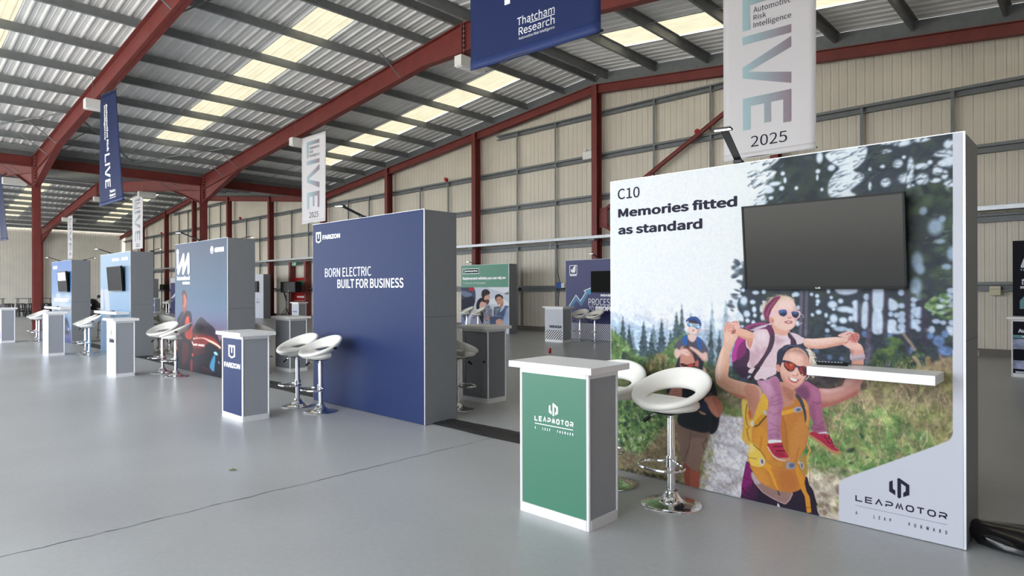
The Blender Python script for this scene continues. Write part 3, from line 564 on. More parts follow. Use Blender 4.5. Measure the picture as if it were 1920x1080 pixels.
    top = C3((420, 330), (470, 340), (520, 320), (640, 460), (700, 500), (790, 470), (810, 440))+C4((10, 440), (100, 420), (135, 330), (200, 320), (270, 400), (300, 560), (285, 680), (290, 760), (260, 880), (210, 980), (170, 1080))+[(1510, 880), (1512, 905), (1505, 918), (1480, 925), (1450, 920), (1425, 905), (1408, 885), (1404, 860), (1410, 830), (1412, 800), (1416, 790), (1424, 760)]
    A.fill(top, (214, 146, 66), True, 0); A.clip = A.region(top)
    A.grad(top, (220, 152, 66), (1420, 830), (190, 118, 62), (1510, 850), True, 0, .8)
    A.fill([(1430, 800), (1450, 830), (1440, 880), (1415, 870), (1415, 820)], (230, 160, 66), True, 6, .7); A.fill([(1490, 800), (1515, 780), (1512, 840), (1490, 880), (1480, 840)], (214, 150, 80), True, 7, .6)
    A.fill([(1455, 770), (1475, 800), (1480, 870), (1462, 880), (1450, 840)], (188, 118, 60), True, 7, .7)
    for q in [((1460, 760), (1475, 800), (1478, 850)), ((1430, 820), (1426, 850), (1432, 890)), ((1500, 840), (1490, 880), (1486, 915))]: A.line(q, 2.5, (164, 98, 50), .5, 2)
    A.clip = None
    # neck and chest
    A.fill(C3((640, 180), (810, 260), (815, 420), (760, 470), (690, 480), (660, 420), (640, 300)), (206, 148, 128), True, 0); A.fill(C4((0, 230), (130, 260), (130, 330), (90, 420), (20, 440), (0, 400)), (204, 144, 122), True, 0)
    A.fill(C3((660, 220), (760, 270), (815, 300), (800, 420), (740, 400), (680, 330)), (164, 106, 92), True, 4, .6)
    # shoulder straps
    A.fill(C3((300, 640), (420, 320), (480, 390), (480, 500), (460, 560), (390, 640), (330, 740), (300, 720)), (240, 190, 78), True, 0)
    A.fill(C3((305, 700), (460, 540), (470, 600), (350, 745), (310, 745)), (222, 158, 50), True, 1); A.line(C3((310, 748), (360, 730), (465, 610)), 3, (92, 74, 62), .9)
    A.fill(C3((420, 580), (440, 535), (465, 560), (460, 605)), (196, 200, 208), True, 0); A.fill(C3((255, 700), (290, 670), (305, 700), (295, 745), (265, 735)), (226, 216, 196), True, 0)
    A.fill(C3((640, 560), (810, 520), (810, 570), (660, 605)), (240, 178, 70), False, 0); A.fill(C4((0, 490), (130, 470), (260, 440), (262, 475), (130, 505), (0, 525)), (236, 172, 64), False, 0)
    A.fill(C4((125, 455), (200, 445), (208, 490), (135, 505)), (176, 176, 190), True, 0); A.fill(C4((150, 465), (195, 460), (198, 485), (155, 492)), (106, 110, 128), True, 0)
    A.fill(C4((140, 320), (190, 320), (240, 420), (265, 560), (250, 620), (230, 500), (180, 380)), (72, 72, 86), True, 0); A.fill(C4((215, 345), (255, 380), (290, 500), (285, 640), (258, 640), (270, 500)), (216, 158, 84), True, 0)
    # girl's legs and shoes
    L1 = C3((345, 170), (450, 160), (560, 110), (610, 130), (640, 220), (665, 350), (682, 470), (660, 560), (648, 680), (640, 800), (645, 920), (490, 920), (475, 780), (470, 640), (490, 480), (475, 390), (410, 290))
    A.fill(L1, (196, 140, 172), True, 0); A.clip = A.region(L1)
    A.fill(C3((560, 120), (640, 180), (690, 470), (640, 640), (640, 900), (590, 900), (610, 600), (600, 380), (520, 200)), (170, 108, 142), True, 5, .7); A.fill(C3((380, 180), (500, 200), (540, 330), (470, 360), (420, 270)), (216, 166, 196), True, 5, .8); A.fill(C3((490, 520), (560, 520), (540, 760), (490, 780)), (208, 154, 184), True, 5, .7)
    for q in [((490, 450), (560, 430), (660, 400)), ((490, 480), (580, 470), (670, 440)), ((520, 400), (600, 340), (650, 350)), ((490, 560), (560, 600), (650, 560)), ((490, 800), (560, 780), (640, 800)), ((490, 860), (570, 840), (640, 860)), ((500, 690), (560, 730), (640, 760)), ((500, 890), (580, 870), (640, 880))]: A.line(C3(*q), 2, (140, 84, 118), .55, 1)
    A.clip = None
    A.fill(C3((495, 920), (640, 920), (645, 950), (510, 970)), (238, 238, 244), True, 0)
    A.fill(C5((445, 60), (480, 20), (640, 10), (670, 70), (710, 150), (760, 215), (770, 260), (700, 275), (590, 250), (520, 190), (470, 110)), (204, 150, 118), True, 0)
    A.fill(C5((448, 30), (520, 20), (650, 10), (672, 70), (700, 130), (750, 210), (680, 222), (590, 215), (530, 170), (480, 100)), (186, 54, 84), True, 0)
    A.line(C5((530, 60), (600, 62), (670, 60)), 2.5, (92, 24, 44), .9); A.line(C5((570, 125), (640, 120), (700, 128)), 2.5, (92, 24, 44), .9); A.fill(C5((560, 150), (640, 140), (700, 200), (600, 200)), (150, 36, 64), True, 2, .6); A.line(C5((450, 60), (520, 180), (600, 245), (700, 262)), 2.5, (232, 206, 196), .9)
    L2 = C4((140, 260), (180, 210), (250, 150), (330, 190), (400, 240), (430, 330), (440, 460), (460, 590), (485, 700), (480, 730), (400, 735), (320, 710), (318, 680), (340, 620), (300, 540), (280, 400), (200, 330))
    A.fill(L2, (172, 104, 138), True, 0); A.clip = A.region(L2)
    A.fill(C4((140, 250), (240, 200), (310, 290), (270, 370), (180, 320)), (116, 70, 100), True, 5, .85); A.fill(C4((330, 220), (400, 260), (420, 380), (350, 380), (310, 290)), (186, 118, 150), True, 5, .7); A.fill(C4((300, 430), (350, 430), (370, 600), (330, 640)), (140, 82, 112), True, 4, .6)
    for q in [((330, 390), (390, 405), (430, 390)), ((320, 680), (400, 690), (470, 660)), ((330, 640), (400, 660), (460, 610)), ((340, 710), (420, 700), (480, 690))]: A.line(C4(*q), 2, (104, 58, 84), .6, 1)
    A.clip = None
    A.fill(C4((400, 738), (485, 725), (495, 750), (420, 755)), (220, 214, 232), True, 0)
    A.fill(C4((295, 755), (330, 725), (400, 745), (490, 750), (540, 800), (580, 880), (640, 930), (652, 965), (620, 985), (540, 955), (430, 870), (340, 800), (300, 780)), (192, 138, 100), True, 0)
    A.fill(C4((300, 750), (335, 722), (410, 745), (490, 748), (540, 800), (580, 885), (635, 935), (590, 940), (520, 905), (430, 835), (330, 770)), (178, 50, 78), True, 0)
    A.line(C4((465, 770), (490, 805), (530, 800), (520, 765)), 2, (90, 24, 44), .9); A.line(C4((500, 820), (520, 855), (560, 850), (545, 810)), 2, (90, 24, 44), .9); A.line(C4((555, 890), (580, 880)), 2, (90, 24, 44), .8)
    # hips, belts, trousers
    hip = C5((170, 270), (130, 380), (90, 600), (85, 700), (95, 810), (330, 880), (600, 960), (800, 1010), (1170, 1100), (1150, 950), (1100, 700), (1040, 600), (985, 480), (800, 640), (500, 600), (300, 420))
    A.fill(hip, (48, 38, 56), True, 0); A.clip = A.region(hip)
    A.fill(C5((160, 280), (220, 330), (240, 560), (180, 730), (100, 740), (70, 620), (110, 420)), (140, 46, 116), True, 2); A.fill(C5((200, 600), (300, 620), (280, 800), (100, 800), (90, 720)), (86, 44, 80), True, 5, .8); A.line(C5((110, 480), (170, 520), (240, 540)), 2, (96, 30, 80), .8); A.line(C5((100, 640), (150, 720), (200, 740)), 2.5, (70, 24, 62), .8)
    A.fill(C5((590, 870), (605, 860), (635, 930), (590, 915)), (226, 222, 224), True, 0); A.clip = None
    A.fill(C5((225, 430), (300, 440), (400, 580), (560, 660), (700, 700), (810, 710), (760, 820), (700, 872), (640, 850), (500, 780), (380, 700), (260, 560)), (160, 128, 122), True, 0); A.line(C5((260, 560), (380, 698), (500, 776), (640, 848), (705, 866), (765, 800), (800, 715)), 2, (206, 170, 172), .8); A.fill(C5((225, 430), (290, 440), (360, 560), (300, 590), (240, 520)), (206, 190, 196), True, 2, .8)
    A.fill(C5((200, 320), (300, 360), (440, 380), (700, 380), (840, 380), (980, 430), (985, 500), (960, 600), (900, 670), (780, 705), (640, 690), (480, 640), (340, 550), (260, 440)), (206, 136, 66), True, 0)
    A.clip = A.region(C5((200, 320), (300, 360), (440, 380), (700, 380), (840, 380), (980, 430), (985, 500), (960, 600), (900, 670), (780, 705), (640, 690), (480, 640), (340, 550), (260, 440)))
    A.fill(C5((220, 350), (400, 380), (480, 600), (340, 560)), (232, 162, 74), True, 6, .7); A.fill(C5((620, 400), (840, 400), (880, 660), (660, 680)), (192, 116, 64), True, 8, .7); A.clip = None
    A.fill(C5((185, 120), (210, 20), (270, 30), (360, 120), (430, 240), (400, 330), (330, 350), (220, 320), (190, 240)), (244, 208, 96), True, 0); A.fill(C5((200, 40), (250, 40), (260, 120), (200, 150)), (248, 228, 160), True, 3, .8); A.line(C5((250, 30), (360, 130), (430, 240)), 3, (150, 104, 50), .8); A.line(C5((175, 215), (250, 225), (300, 240)), 1.6, (150, 120, 60), .8)
    A.fill(C5((425, 250), (560, 270), (700, 285), (700, 350), (560, 330), (440, 300)), (206, 144, 66), True, 0)
    A.fill(C5((900, 260), (960, 180), (1000, 200), (1020, 330), (1020, 430), (980, 460), (920, 420)), (178, 142, 76), True, 1)
    A.fill(C5((705, 300), (740, 285), (835, 295), (840, 360), (780, 378), (712, 370)), (160, 162, 178), True, 0); A.fill(C5((760, 305), (830, 300), (820, 350), (770, 360)), (110, 112, 130), True, 0); A.fill(C5((660, 290), (712, 290), (712, 365), (670, 350)), (190, 132, 64), True, 0)
    A.fill(C5((345, 240), (370, 225), (410, 260), (410, 310), (370, 325), (345, 300)), (208, 208, 220), True, 0); A.fill(C5((362, 255), (385, 245), (390, 295), (368, 300)), (110, 96, 80), True, 0)
    A.fill(C5((915, 290), (940, 280), (960, 310), (955, 370), (930, 380), (912, 340)), (186, 188, 200), True, 0); A.fill(C5((925, 305), (942, 300), (945, 355), (930, 358)), (90, 80, 76), True, 0)
    A.fill(C5((405, 320), (430, 280), (505, 340), (500, 390), (540, 470), (610, 690), (600, 690), (540, 580), (470, 420), (440, 390)), (234, 166, 60), True, 0); A.line(C5((595, 680), (622, 745)), 2.5, (46, 40, 50), .9)
    A.fill(C5((835, 380), (870, 310), (920, 420), (970, 560), (1000, 690), (1045, 770), (1068, 985), (1005, 992), (975, 760), (930, 680), (880, 520)), (222, 150, 56), False, 0); A.line(C5((985, 920), (1055, 912)), 1.5, (150, 92, 40), .8)
    A.line(C5((1015, 50), (1050, 110), (1010, 210), (1010, 310)), 3, (226, 176, 80), .9); A.line(C5((1045, 350), (1045, 580)), 2, (190, 140, 80), .9)
    for k in range(4): A.line(C5((1060+22*k, 650+62*k), (1085+20*k, 700+60*k), (1080+24*k, 740+48*k)), 3, (40, 34, 44), .9)
    # woman's head
    A.fill(C8((880, 180), (1000, 200), (1060, 300), (1080, 420), (1080, 620), (960, 560), (940, 400)), (212, 198, 180), True, 1)
    A.strokes(C8((900, 120), (1070, 250), (1160, 500), (1180, 640), (1000, 760), (960, 500)), 90, (8, 26), (1, 2), [(236, 226, 208), (196, 172, 146), (250, 246, 236), (160, 134, 112)], (-.1, 1.6), .75)
    A.line(C8((1000, 620), (950, 730), (890, 790)), 2, (226, 216, 220), .8); A.line(C8((1060, 500), (1200, 560), (1290, 600)), 1.5, (226, 216, 206), .7)
    A.fill(C8((300, 480), (310, 320), (360, 200), (450, 110), (560, 80), (720, 80), (860, 150), (950, 260), (960, 480), (900, 560), (420, 560), (380, 700), (330, 720), (300, 640)), (52, 46, 58), True, 0)
    face = C8((400, 460), (450, 300), (530, 190), (680, 130), (820, 170), (930, 290), (960, 440), (950, 560), (920, 680), (860, 800), (780, 900), (680, 970), (600, 970), (500, 900), (420, 790), (380, 680), (370, 560))
    A.fill(face, (232, 182, 166), True, 0); A.clip = A.region(face)
    A.fill(C8((480, 170), (680, 120), (900, 220), (960, 400), (860, 300), (740, 260), (600, 210), (470, 290)), (182, 140, 126), True, 5, .85)
    A.fill(C8((380, 640), (480, 760), (600, 880), (760, 900), (900, 700), (960, 600), (900, 900), (680, 1000), (420, 900)), (206, 138, 120), True, 6, .75)
    A.fill(C8((520, 290), (760, 280), (760, 440), (560, 400)), (246, 206, 196), True, 8, .7); A.fill(C8((860, 320), (960, 330), (960, 560), (880, 540)), (200, 140, 128), True, 6, .6)
    A.fill(C8((600, 640), (680, 560), (740, 640), (750, 690), (620, 690)), (244, 200, 184), True, 4, .7); A.clip = None
    A.fill(C8((290, 520), (330, 470), (370, 520), (365, 620), (330, 630), (300, 590)), (222, 156, 140), True, 0); A.fill(C8((300, 640), (345, 640), (380, 780), (350, 760), (320, 740)), (58, 46, 56), True, 1)
    A.fill(C8((450, 100), (560, 70), (720, 75), (860, 140), (930, 230), (970, 340), (930, 290), (850, 190), (720, 115), (580, 110), (500, 170), (430, 270), (390, 380), (310, 460), (310, 330), (370, 190)), (50, 54, 76), True, 0)
    A.line(C8((430, 180), (560, 95), (720, 95), (850, 160), (940, 270)), 2.2, (92, 104, 138), .7); A.strokes(C8((480, 180), (680, 125), (840, 190), (900, 270), (700, 230), (520, 230)), 26, (8, 20), (1, 1.5), [(206, 170, 150), (150, 110, 98)], (.2, 1.0), .6)
    A.fill(C8((380, 400), (440, 390), (560, 410), (650, 450), (720, 500), (780, 510), (860, 510), (960, 560), (1010, 580), (980, 640), (950, 620), (930, 680), (860, 710), (800, 690), (750, 600), (725, 540), (690, 540), (640, 610), (570, 620), (500, 580), (450, 510), (440, 430), (370, 470), (340, 440)), (58, 56, 82), True, 0)
    A.fill(C8((460, 440), (560, 425), (680, 490), (640, 580), (560, 605), (490, 560)), (176, 72, 52), True, 0); A.fill(C8((760, 540), (840, 520), (950, 580), (925, 670), (860, 700), (800, 660)), (140, 52, 56), True, 0)
    A.clip = A.region(C8((460, 440), (560, 425), (680, 490), (640, 580), (560, 605), (490, 560)))+A.region(C8((760, 540), (840, 520), (950, 580), (925, 670), (860, 700), (800, 660)))
    A.scatter(C8((440, 410), (980, 500), (950, 720), (470, 640)), 36, (1.5, 3.5), [(226, 124, 84), (120, 44, 44), (240, 150, 96), (84, 36, 48)], 1.4, alpha=.6); A.clip = None
    A.blob(*C8((535, 580))[0], 2.5, 2, (44, 30, 40), .4, .9); A.blob(*C8((870, 590))[0], 5, 4.5, (56, 40, 62), 0, .8); A.blob(*C8((820, 680))[0], 2, 1.5, (240, 170, 110), 0, .9)
    A.line(C8((620, 690), (680, 710), (745, 690)), 1.5, (178, 108, 98), .8); A.blob(*C8((725, 660))[0], 2.2, 1.8, (196, 124, 112), 0, .6)
    A.fill(C8((535, 735), (600, 745), (680, 770), (760, 790), (720, 830), (660, 840), (590, 810)), (150, 66, 70), True, 0); A.fill(C8((560, 745), (620, 752), (725, 792), (680, 822), (610, 800)), (246, 244, 246), True, 0)
    A.line(C8((550, 770), (600, 825), (670, 852), (730, 835)), 2.4, (210, 112, 112), .9); A.line(C8((530, 730), (510, 700)), 1.2, (190, 120, 108), .7); A.line(C8((770, 790), (795, 760)), 1.2, (170, 104, 96), .7)
    # light mist at the upper left keeps the headline area plain
    A.grad([(1130, 250), (1400, 250), (1400, 600), (1130, 600)], SKY, (1372, 500), SKY*.6+A.a[10, 10]*255*.4, (1392, 500), False, 0, .0)
    # white logo field with rounded corners at lower right
    LB = [(1575, 1000), (1575, 916), (1576, 908), (1580, 902), (1588, 898), (1600, 893), (1660, 872), (1720, 851), (1775, 831), (1783, 827), (1788, 822), (1790.5, 814), (1790.5, 700), (1790.5, 240), (1840, 220), (1840, 1060), (1575, 1060)]
    A.a *= (1+.05*(A.noise(200, 1)-.5))[..., None]
    A.a = np.clip((A.a-.06)*1.07+.05, 0, 1)
    A.fill(LB, (228, 231, 243), False, 0)
    return A
# ------------------------------------------------------------------ materials
mat('red_oxide_steel', srgb(116, 48, 44), .55, noise=.12, nscale=3)
mat('galvanised_purlin', srgb(126, 130, 132), .55, 0, noise=.10, nscale=6)
mat('galvanised_rail', srgb(118, 122, 124), .5, .1, noise=.1, nscale=6)
mat('bright_galvanised', srgb(176, 180, 184), .35, .55, noise=.08, nscale=9)
mat('roof_sheet', srgb(234, 234, 234), .5, 0, noise=.07, nscale=1.3)
mat('wall_sheet', srgb(214, 207, 193), .5, noise=.05, nscale=1.1)
mat('lit_wall_sheet', srgb(236, 232, 223), .5, noise=.05, nscale=1.1)  # same cladding, colour lightened to stand in for light on the far wall
mat('wall_seam', srgb(120, 114, 104), .7)
mat('cladding_plinth', srgb(112, 108, 102), .7)
mat('grey_panel', srgb(127, 130, 136), .45, noise=.02, nscale=20)
mat('counter_grey', srgb(150, 153, 160), .42, noise=.02, nscale=20)
mat('white_laminate', srgb(238, 238, 240), .32, noise=.01)
mat('white_print', srgb(200, 203, 213), .38, spec=.2)
mat('navy_print', srgb(38, 50, 88), .42, spec=.1, noise=.02, nscale=5)
mat('green_print', srgb(52, 128, 102), .36)
mat('green_vinyl', srgb(54, 110, 88), .32, coat=.08)
mat('ink_white', srgb(246, 247, 250), .5)
mat('ink_dark', srgb(38, 36, 54), .6, spec=.1)
mat('ink_grey', srgb(120, 122, 150), .5)
mat('aluminium', srgb(228, 229, 232), .34, .15)
mat('alu_edge', srgb(200, 203, 210), .3, .5)
mat('chrome', (.86, .87, .89, 1), .06, 1.0)
mat('white_leather', srgb(238, 236, 230), .36, bump=.12, bscale=90)
mat('black_plastic', srgb(14, 14, 16), .42, spec=.22)
mat('black_metal', srgb(26, 26, 28), .4, .3)
mat('black_rubber', srgb(34, 34, 36), .55, bump=.4, bscale=30)
mat('black_film', srgb(14, 14, 16), .16)
mat('dim_screen', srgb(20, 20, 20), .55, spec=.08)
mat('screen', srgb(20, 20, 19), .2, spec=.28)
mat('white_plastic', srgb(232, 232, 230), .4)
mat('lamp_glow', srgb(255, 250, 232), .4, emit=(1, .96, .86, 1), estr=4)
mat('banner_white', srgb(226, 224, 230), .6)
mat('banner_navy', srgb(26, 38, 78), .55, spec=.15)
mat('banner_hem', srgb(36, 50, 96), .5, spec=.2)
mat('red_can', srgb(176, 24, 34), .25, .3)
mat('door_red', srgb(176, 14, 22), .4)
mat('sign_green', srgb(20, 130, 84), .5)
mat('beige_box', srgb(206, 198, 168), .5)
mat('blue_plastic', srgb(40, 90, 170), .4)
mat('silver_letter', srgb(206, 210, 226), .4)
mat('leaf_green', srgb(96, 130, 60), .6)
# glass-fibre rooflight: old cream sheet that lets the sky through
m = bpy.data.materials.new('rooflight_sheet'); m.use_nodes = True; nt = m.node_tree; nt.nodes.clear(); MATS['rooflight_sheet'] = m
o_ = nt.nodes.new('ShaderNodeOutputMaterial'); mx = nt.nodes.new('ShaderNodeMixShader'); tr = nt.nodes.new('ShaderNodeBsdfTranslucent'); df = nt.nodes.new('ShaderNodeBsdfDiffuse')
tc = nt.nodes.new('ShaderNodeTexCoord'); nz = nt.nodes.new('ShaderNodeTexNoise'); mp = nt.nodes.new('ShaderNodeMapping'); mp.inputs['Scale'].default_value = (.9, 1.6, 1); nz.inputs['Scale'].default_value = 2.0; nz.inputs['Detail'].default_value = 6
rp = nt.nodes.new('ShaderNodeValToRGB'); rp.color_ramp.elements[0].position = .2; rp.color_ramp.elements[0].color = (.088, .081, .058, 1); rp.color_ramp.elements[1].position = .62; rp.color_ramp.elements[1].color = (.108, .100, .075, 1)
nt.links.new(tc.outputs['Object'], mp.inputs[0]); nt.links.new(mp.outputs[0], nz.inputs[0]); nt.links.new(nz.outputs[0], rp.inputs[0]); nt.links.new(rp.outputs[0], tr.inputs[0])
df.inputs[0].default_value = (.5, .47, .38, 1); mx.inputs[0].default_value = .3
nt.links.new(tr.outputs[0], mx.inputs[1]); nt.links.new(df.outputs[0], mx.inputs[2]); nt.links.new(mx.outputs[0], o_.inputs[0])
# painted concrete floor
m = bpy.data.materials.new('painted_concrete'); m.use_nodes = True; nt = m.node_tree; b = nt.nodes['Principled BSDF']; MATS['painted_concrete'] = m
tc = nt.nodes.new('ShaderNodeTexCoord'); n1 = nt.nodes.new('ShaderNodeTexNoise'); n1.inputs['Scale'].default_value = .55; n1.inputs['Detail'].default_value = 7
n2 = nt.nodes.new('ShaderNodeTexNoise'); n2.inputs['Scale'].default_value = 26; n2.inputs['Detail'].default_value = 4
rp = nt.nodes.new('ShaderNodeValToRGB'); rp.color_ramp.elements[0].position = .3; rp.color_ramp.elements[0].color = srgb(164, 166, 168); rp.color_ramp.elements[1].position = .7; rp.color_ramp.elements[1].color = srgb(182, 185, 187)
mixc = nt.nodes.new('ShaderNodeMix'); mixc.data_type = 'RGBA'; mixc.blend_type = 'MULTIPLY'; mixc.inputs[0].default_value = .18
nt.links.new(tc.outputs['Object'], n1.inputs[0]); nt.links.new(tc.outputs['Object'], n2.inputs[0]); nt.links.new(n1.outputs[0], rp.inputs[0]); nt.links.new(rp.outputs[0], mixc.inputs[6]); nt.links.new(n2.outputs[0], mixc.inputs[7])
nt.links.new(mixc.outputs[2], b.inputs['Base Color'])
mr = nt.nodes.new('ShaderNodeMapRange'); mr.inputs[3].default_value = .27; mr.inputs[4].default_value = .36; nt.links.new(n1.outputs[0], mr.inputs[0]); nt.links.new(mr.outputs[0], b.inputs['Roughness'])
bu = nt.nodes.new('ShaderNodeBump'); bu.inputs['Strength'].default_value = .12; bu.inputs['Distance'].default_value = .002; nt.links.new(n2.outputs[0], bu.inputs['Height']); nt.links.new(bu.outputs[0], b.inputs['Normal']); b.inputs['Specular IOR Level'].default_value = .45
mat('floor_crack', srgb(78, 78, 78), .8)
mat('apron', srgb(176, 174, 168), .8)
def ramp_mat(name, axis, p0, c0, p1, c1, rough=.5):
    m = bpy.data.materials.new(name); m.use_nodes = True; nt = m.node_tree; b = nt.nodes['Principled BSDF']; b.inputs['Roughness'].default_value = rough
    tc = nt.nodes.new('ShaderNodeTexCoord'); sp = nt.nodes.new('ShaderNodeSeparateXYZ'); mr = nt.nodes.new('ShaderNodeMapRange'); rp = nt.nodes.new('ShaderNodeValToRGB')
    mr.inputs[1].default_value = p0; mr.inputs[2].default_value = p1; rp.color_ramp.elements[0].color = c0; rp.color_ramp.elements[1].color = c1
    nt.links.new(tc.outputs['Object'], sp.inputs[0]); nt.links.new(sp.outputs[axis], mr.inputs[0]); nt.links.new(mr.outputs[0], rp.inputs[0]); nt.links.new(rp.outputs[0], b.inputs['Base Color']); MATS[name] = m; return m
ramp_mat('live_gradient', 0, .42, srgb(158, 196, 208), 1.17, srgb(140, 118, 134))
# ------------------------------------------------------------------ the hall
RIDGE, VALLEY, RIDGE2, EAVE2, EAVE1 = -12.35, -30.05, -47.6, -65.2, 5.35
GABLE_Y, SL = 17.5, 0.103
FRAMES = [-1.15, 5.05, 11.25]
def rtop(x):                       # top of the steel rafters
    return 8.55-SL*abs(x-RIDGE) if x > VALLEY else 8.50-SL*abs(x-RIDGE2)
def roofz(x): return rtop(x)+.26
struct(MB().box((-70, FRONT_Y, -.3), (9, GABLE_Y+.4, 0)), 'floor', 'painted_concrete')
tag(MB().box((-120, -70, -.34), (60, FRONT_Y, -.04)).build('ground', 'apron'), kind='structure')
# the cracked joint across the floor
jb = MB(); y = FRONT_Y; px = -4.535
while y < GABLE_Y-.2:
    y2 = y+random.uniform(.04, .10); nx = -4.535+random.uniform(-.012, .012); w = random.uniform(.0015, .005)
    jb.add([(px-w, y, .0015), (px+w, y, .0015), (nx+w, y2, .0015), (nx-w, y2, .0015)], [(0, 1, 2, 3)]); px = nx; y = y2
tag(jb.build('floor_joint', 'floor_crack'), kind='structure')
# roof sheets with rooflight strips
STRIPS = [(1.8, 2.82), (8.13, 9.22), (14.4, 15.6)]
def rib(y):                        # trapezoid profile
    t = (y/.30) % 1.0
    return .035*(1 if t < .1 else (1-(t-.1)/.12 if t < .22 else (0 if t < .88 else (t-.88)/.12)))
def prof_ys(a, b):
    ys = {a, b}; k = math.floor(a/.3)-1
    while k*.3 < b+.3:
        for f in (0, .1, .22, .5, .55, .6, .88):
            y = (k+f)*.3
            if a < y < b: ys.add(y)
        k += 1
    return sorted(ys)
def sheet(mb, x0, x1, a, b, lift=0, flatten=1):
    ys = prof_ys(a, b); vs = []; fs = []
    for y in ys:
        t = (y/.30) % 1.0; dz = rib(y)*flatten+(.008 if .53 < t < .57 else 0)
        vs += [(x0, y, roofz(x0+(1e-4 if x1 > x0 else -1e-4))-dz+lift+.03), (x1, y, roofz(x1-(1e-4 if x1 > x0 else -1e-4))-dz+lift+.03)]
    for i in range(len(ys)-1): fs.append((2*i, 2*i+1, 2*i+3, 2*i+2))
    mb.add(vs, fs)
# (slope from, slope to, rooflight from, rooflight to)
SLOPES = [(VALLEY, RIDGE, -26.5, -14.0), (RIDGE, EAVE1, -10.3, 2.0), (EAVE2, RIDGE2, -61.5, -49.3), (RIDGE2, VALLEY, -45.9, -33.6)]
roof = MB(); lights_n = 0
for x0, x1, s0, s1 in SLOPES:
    y = FRONT_Y-.3
    for a, b in STRIPS+[(GABLE_Y+.2, None)]:
        sheet(roof, x0, x1, y, a)
        if b is None: break
        sheet(roof, x0, s0, a, b); sheet(roof, s1, x1, a, b); y = b
        w = MB(); sheet(w, s0-.05, s1+.05, a-.03, b+.03, .015, .6)
        lights_n += 1; struct(w, 'window_%d' % lights_n, 'rooflight_sheet')
struct(roof, 'ceiling', 'roof_sheet')
rc = MB()
for x in (RIDGE, RIDGE2): rc.box((x-.25, FRONT_Y-.3, roofz(x)+.02), (x+.25, GABLE_Y+.2, roofz(x)+.09))
rc.box((VALLEY-.3, FRONT_Y-.3, roofz(VALLEY)-.02), (VALLEY+.3, GABLE_Y+.2, roofz(VALLEY)+.1))
struct(rc, 'ceiling_ridge', 'roof_sheet')
# wall cladding: vertical profiled sheets
def wallsheet(a, b, const, axis, top, bot=0.0, depth=.014, pitch=.2, flip=1):
    mb = MB(); vs = []; k = a; pts = []
    while k < b-1e-6:
        for f, d in ((0, 0), (.06, 1), (.12, 1), (.18, 0), (.45, 0), (.48, .3), (.51, 0), (.7, 0), (.73, .3), (.76, 0)):
            t = k+f*pitch
            if t < b: pts.append((t, d))
        k += pitch
    pts.append((b, 0))
    for t, d in pts:
        off = const+flip*d*depth
        for z in (bot, top(t)): vs.append((t, off, z) if axis == 'x' else (off, t, z))
    return mb.add(vs, [(2*i, 2*i+2, 2*i+3, 2*i+1) for i in range(len(pts)-1)])
struct(wallsheet(EAVE2, EAVE1, GABLE_Y, 'x', lambda x: roofz(x)), 'wall_back', 'wall_sheet')
struct(wallsheet(FRONT_Y, GABLE_Y, EAVE2-.05, 'y', lambda y: roofz(EAVE2), flip=-1, depth=.035), 'wall_left', 'lit_wall_sheet')
struct(wallsheet(FRONT_Y, GABLE_Y, EAVE1+.05, 'y', lambda y: roofz(EAVE1)), 'wall_right', 'wall_sheet')
fw = MB(); xs = [EAVE2]+[q for d in DOORS for q in d]+[EAVE1]
for i in range(0, len(xs), 2): fw.box((xs[i], FRONT_Y-.1, 0), (xs[i+1], FRONT_Y, DOOR_TOP))
for i in range(66):
    a = EAVE2+(EAVE1-EAVE2)*i/66; c = EAVE2+(EAVE1-EAVE2)*(i+1)/66
    z = max(roofz(a), roofz(c)); fw.add([(a, FRONT_Y, DOOR_TOP), (c, FRONT_Y, DOOR_TOP), (c, FRONT_Y, roofz(c)), (a, FRONT_Y, roofz(a))], [(0, 1, 2, 3)])
struct(fw, 'wall_front', 'wall_sheet')
# kerb at the foot of the cladding
struct(MB().box((EAVE2, GABLE_Y-.14, 0), (EAVE1, GABLE_Y-.03, .16)), 'baseboard_back', 'cladding_plinth')
struct(MB().box((EAVE2-.02, FRONT_Y, 0), (EAVE2+.06, GABLE_Y-.15, .14)), 'baseboard_left', 'cladding_plinth')
def ibeam(mb, path, depth, w, tw=.014, tf=.02, y=0.0):
    """I-section along a path of (x, ztop, depth) points in the xz plane"""
    for i in range(len(path)-1):
        (xa, za, da), (xb, zb, db) = path[i], path[i+1]
        def slab(z0a, z1a, z0b, z1b, hw):
            vs = [(xa, y-hw, z0a), (xb, y-hw, z0b), (xb, y+hw, z0b), (xa, y+hw, z0a), (xa, y-hw, z1a), (xb, y-hw, z1b), (xb, y+hw, z1b), (xa, y+hw, z1a)]
            mb.add(vs, [(0, 3, 2, 1), (4, 5, 6, 7), (0, 1, 5, 4), (1, 2, 6, 5), (2, 3, 7, 6), (3, 0, 4, 7)])
        slab(za-tf, za, zb-tf, zb, w/2); slab(za-da, za-da+tf, zb-db, zb-db+tf, w/2); slab(za-da, za-.001, zb-db, zb-.001, tw/2)
    return mb
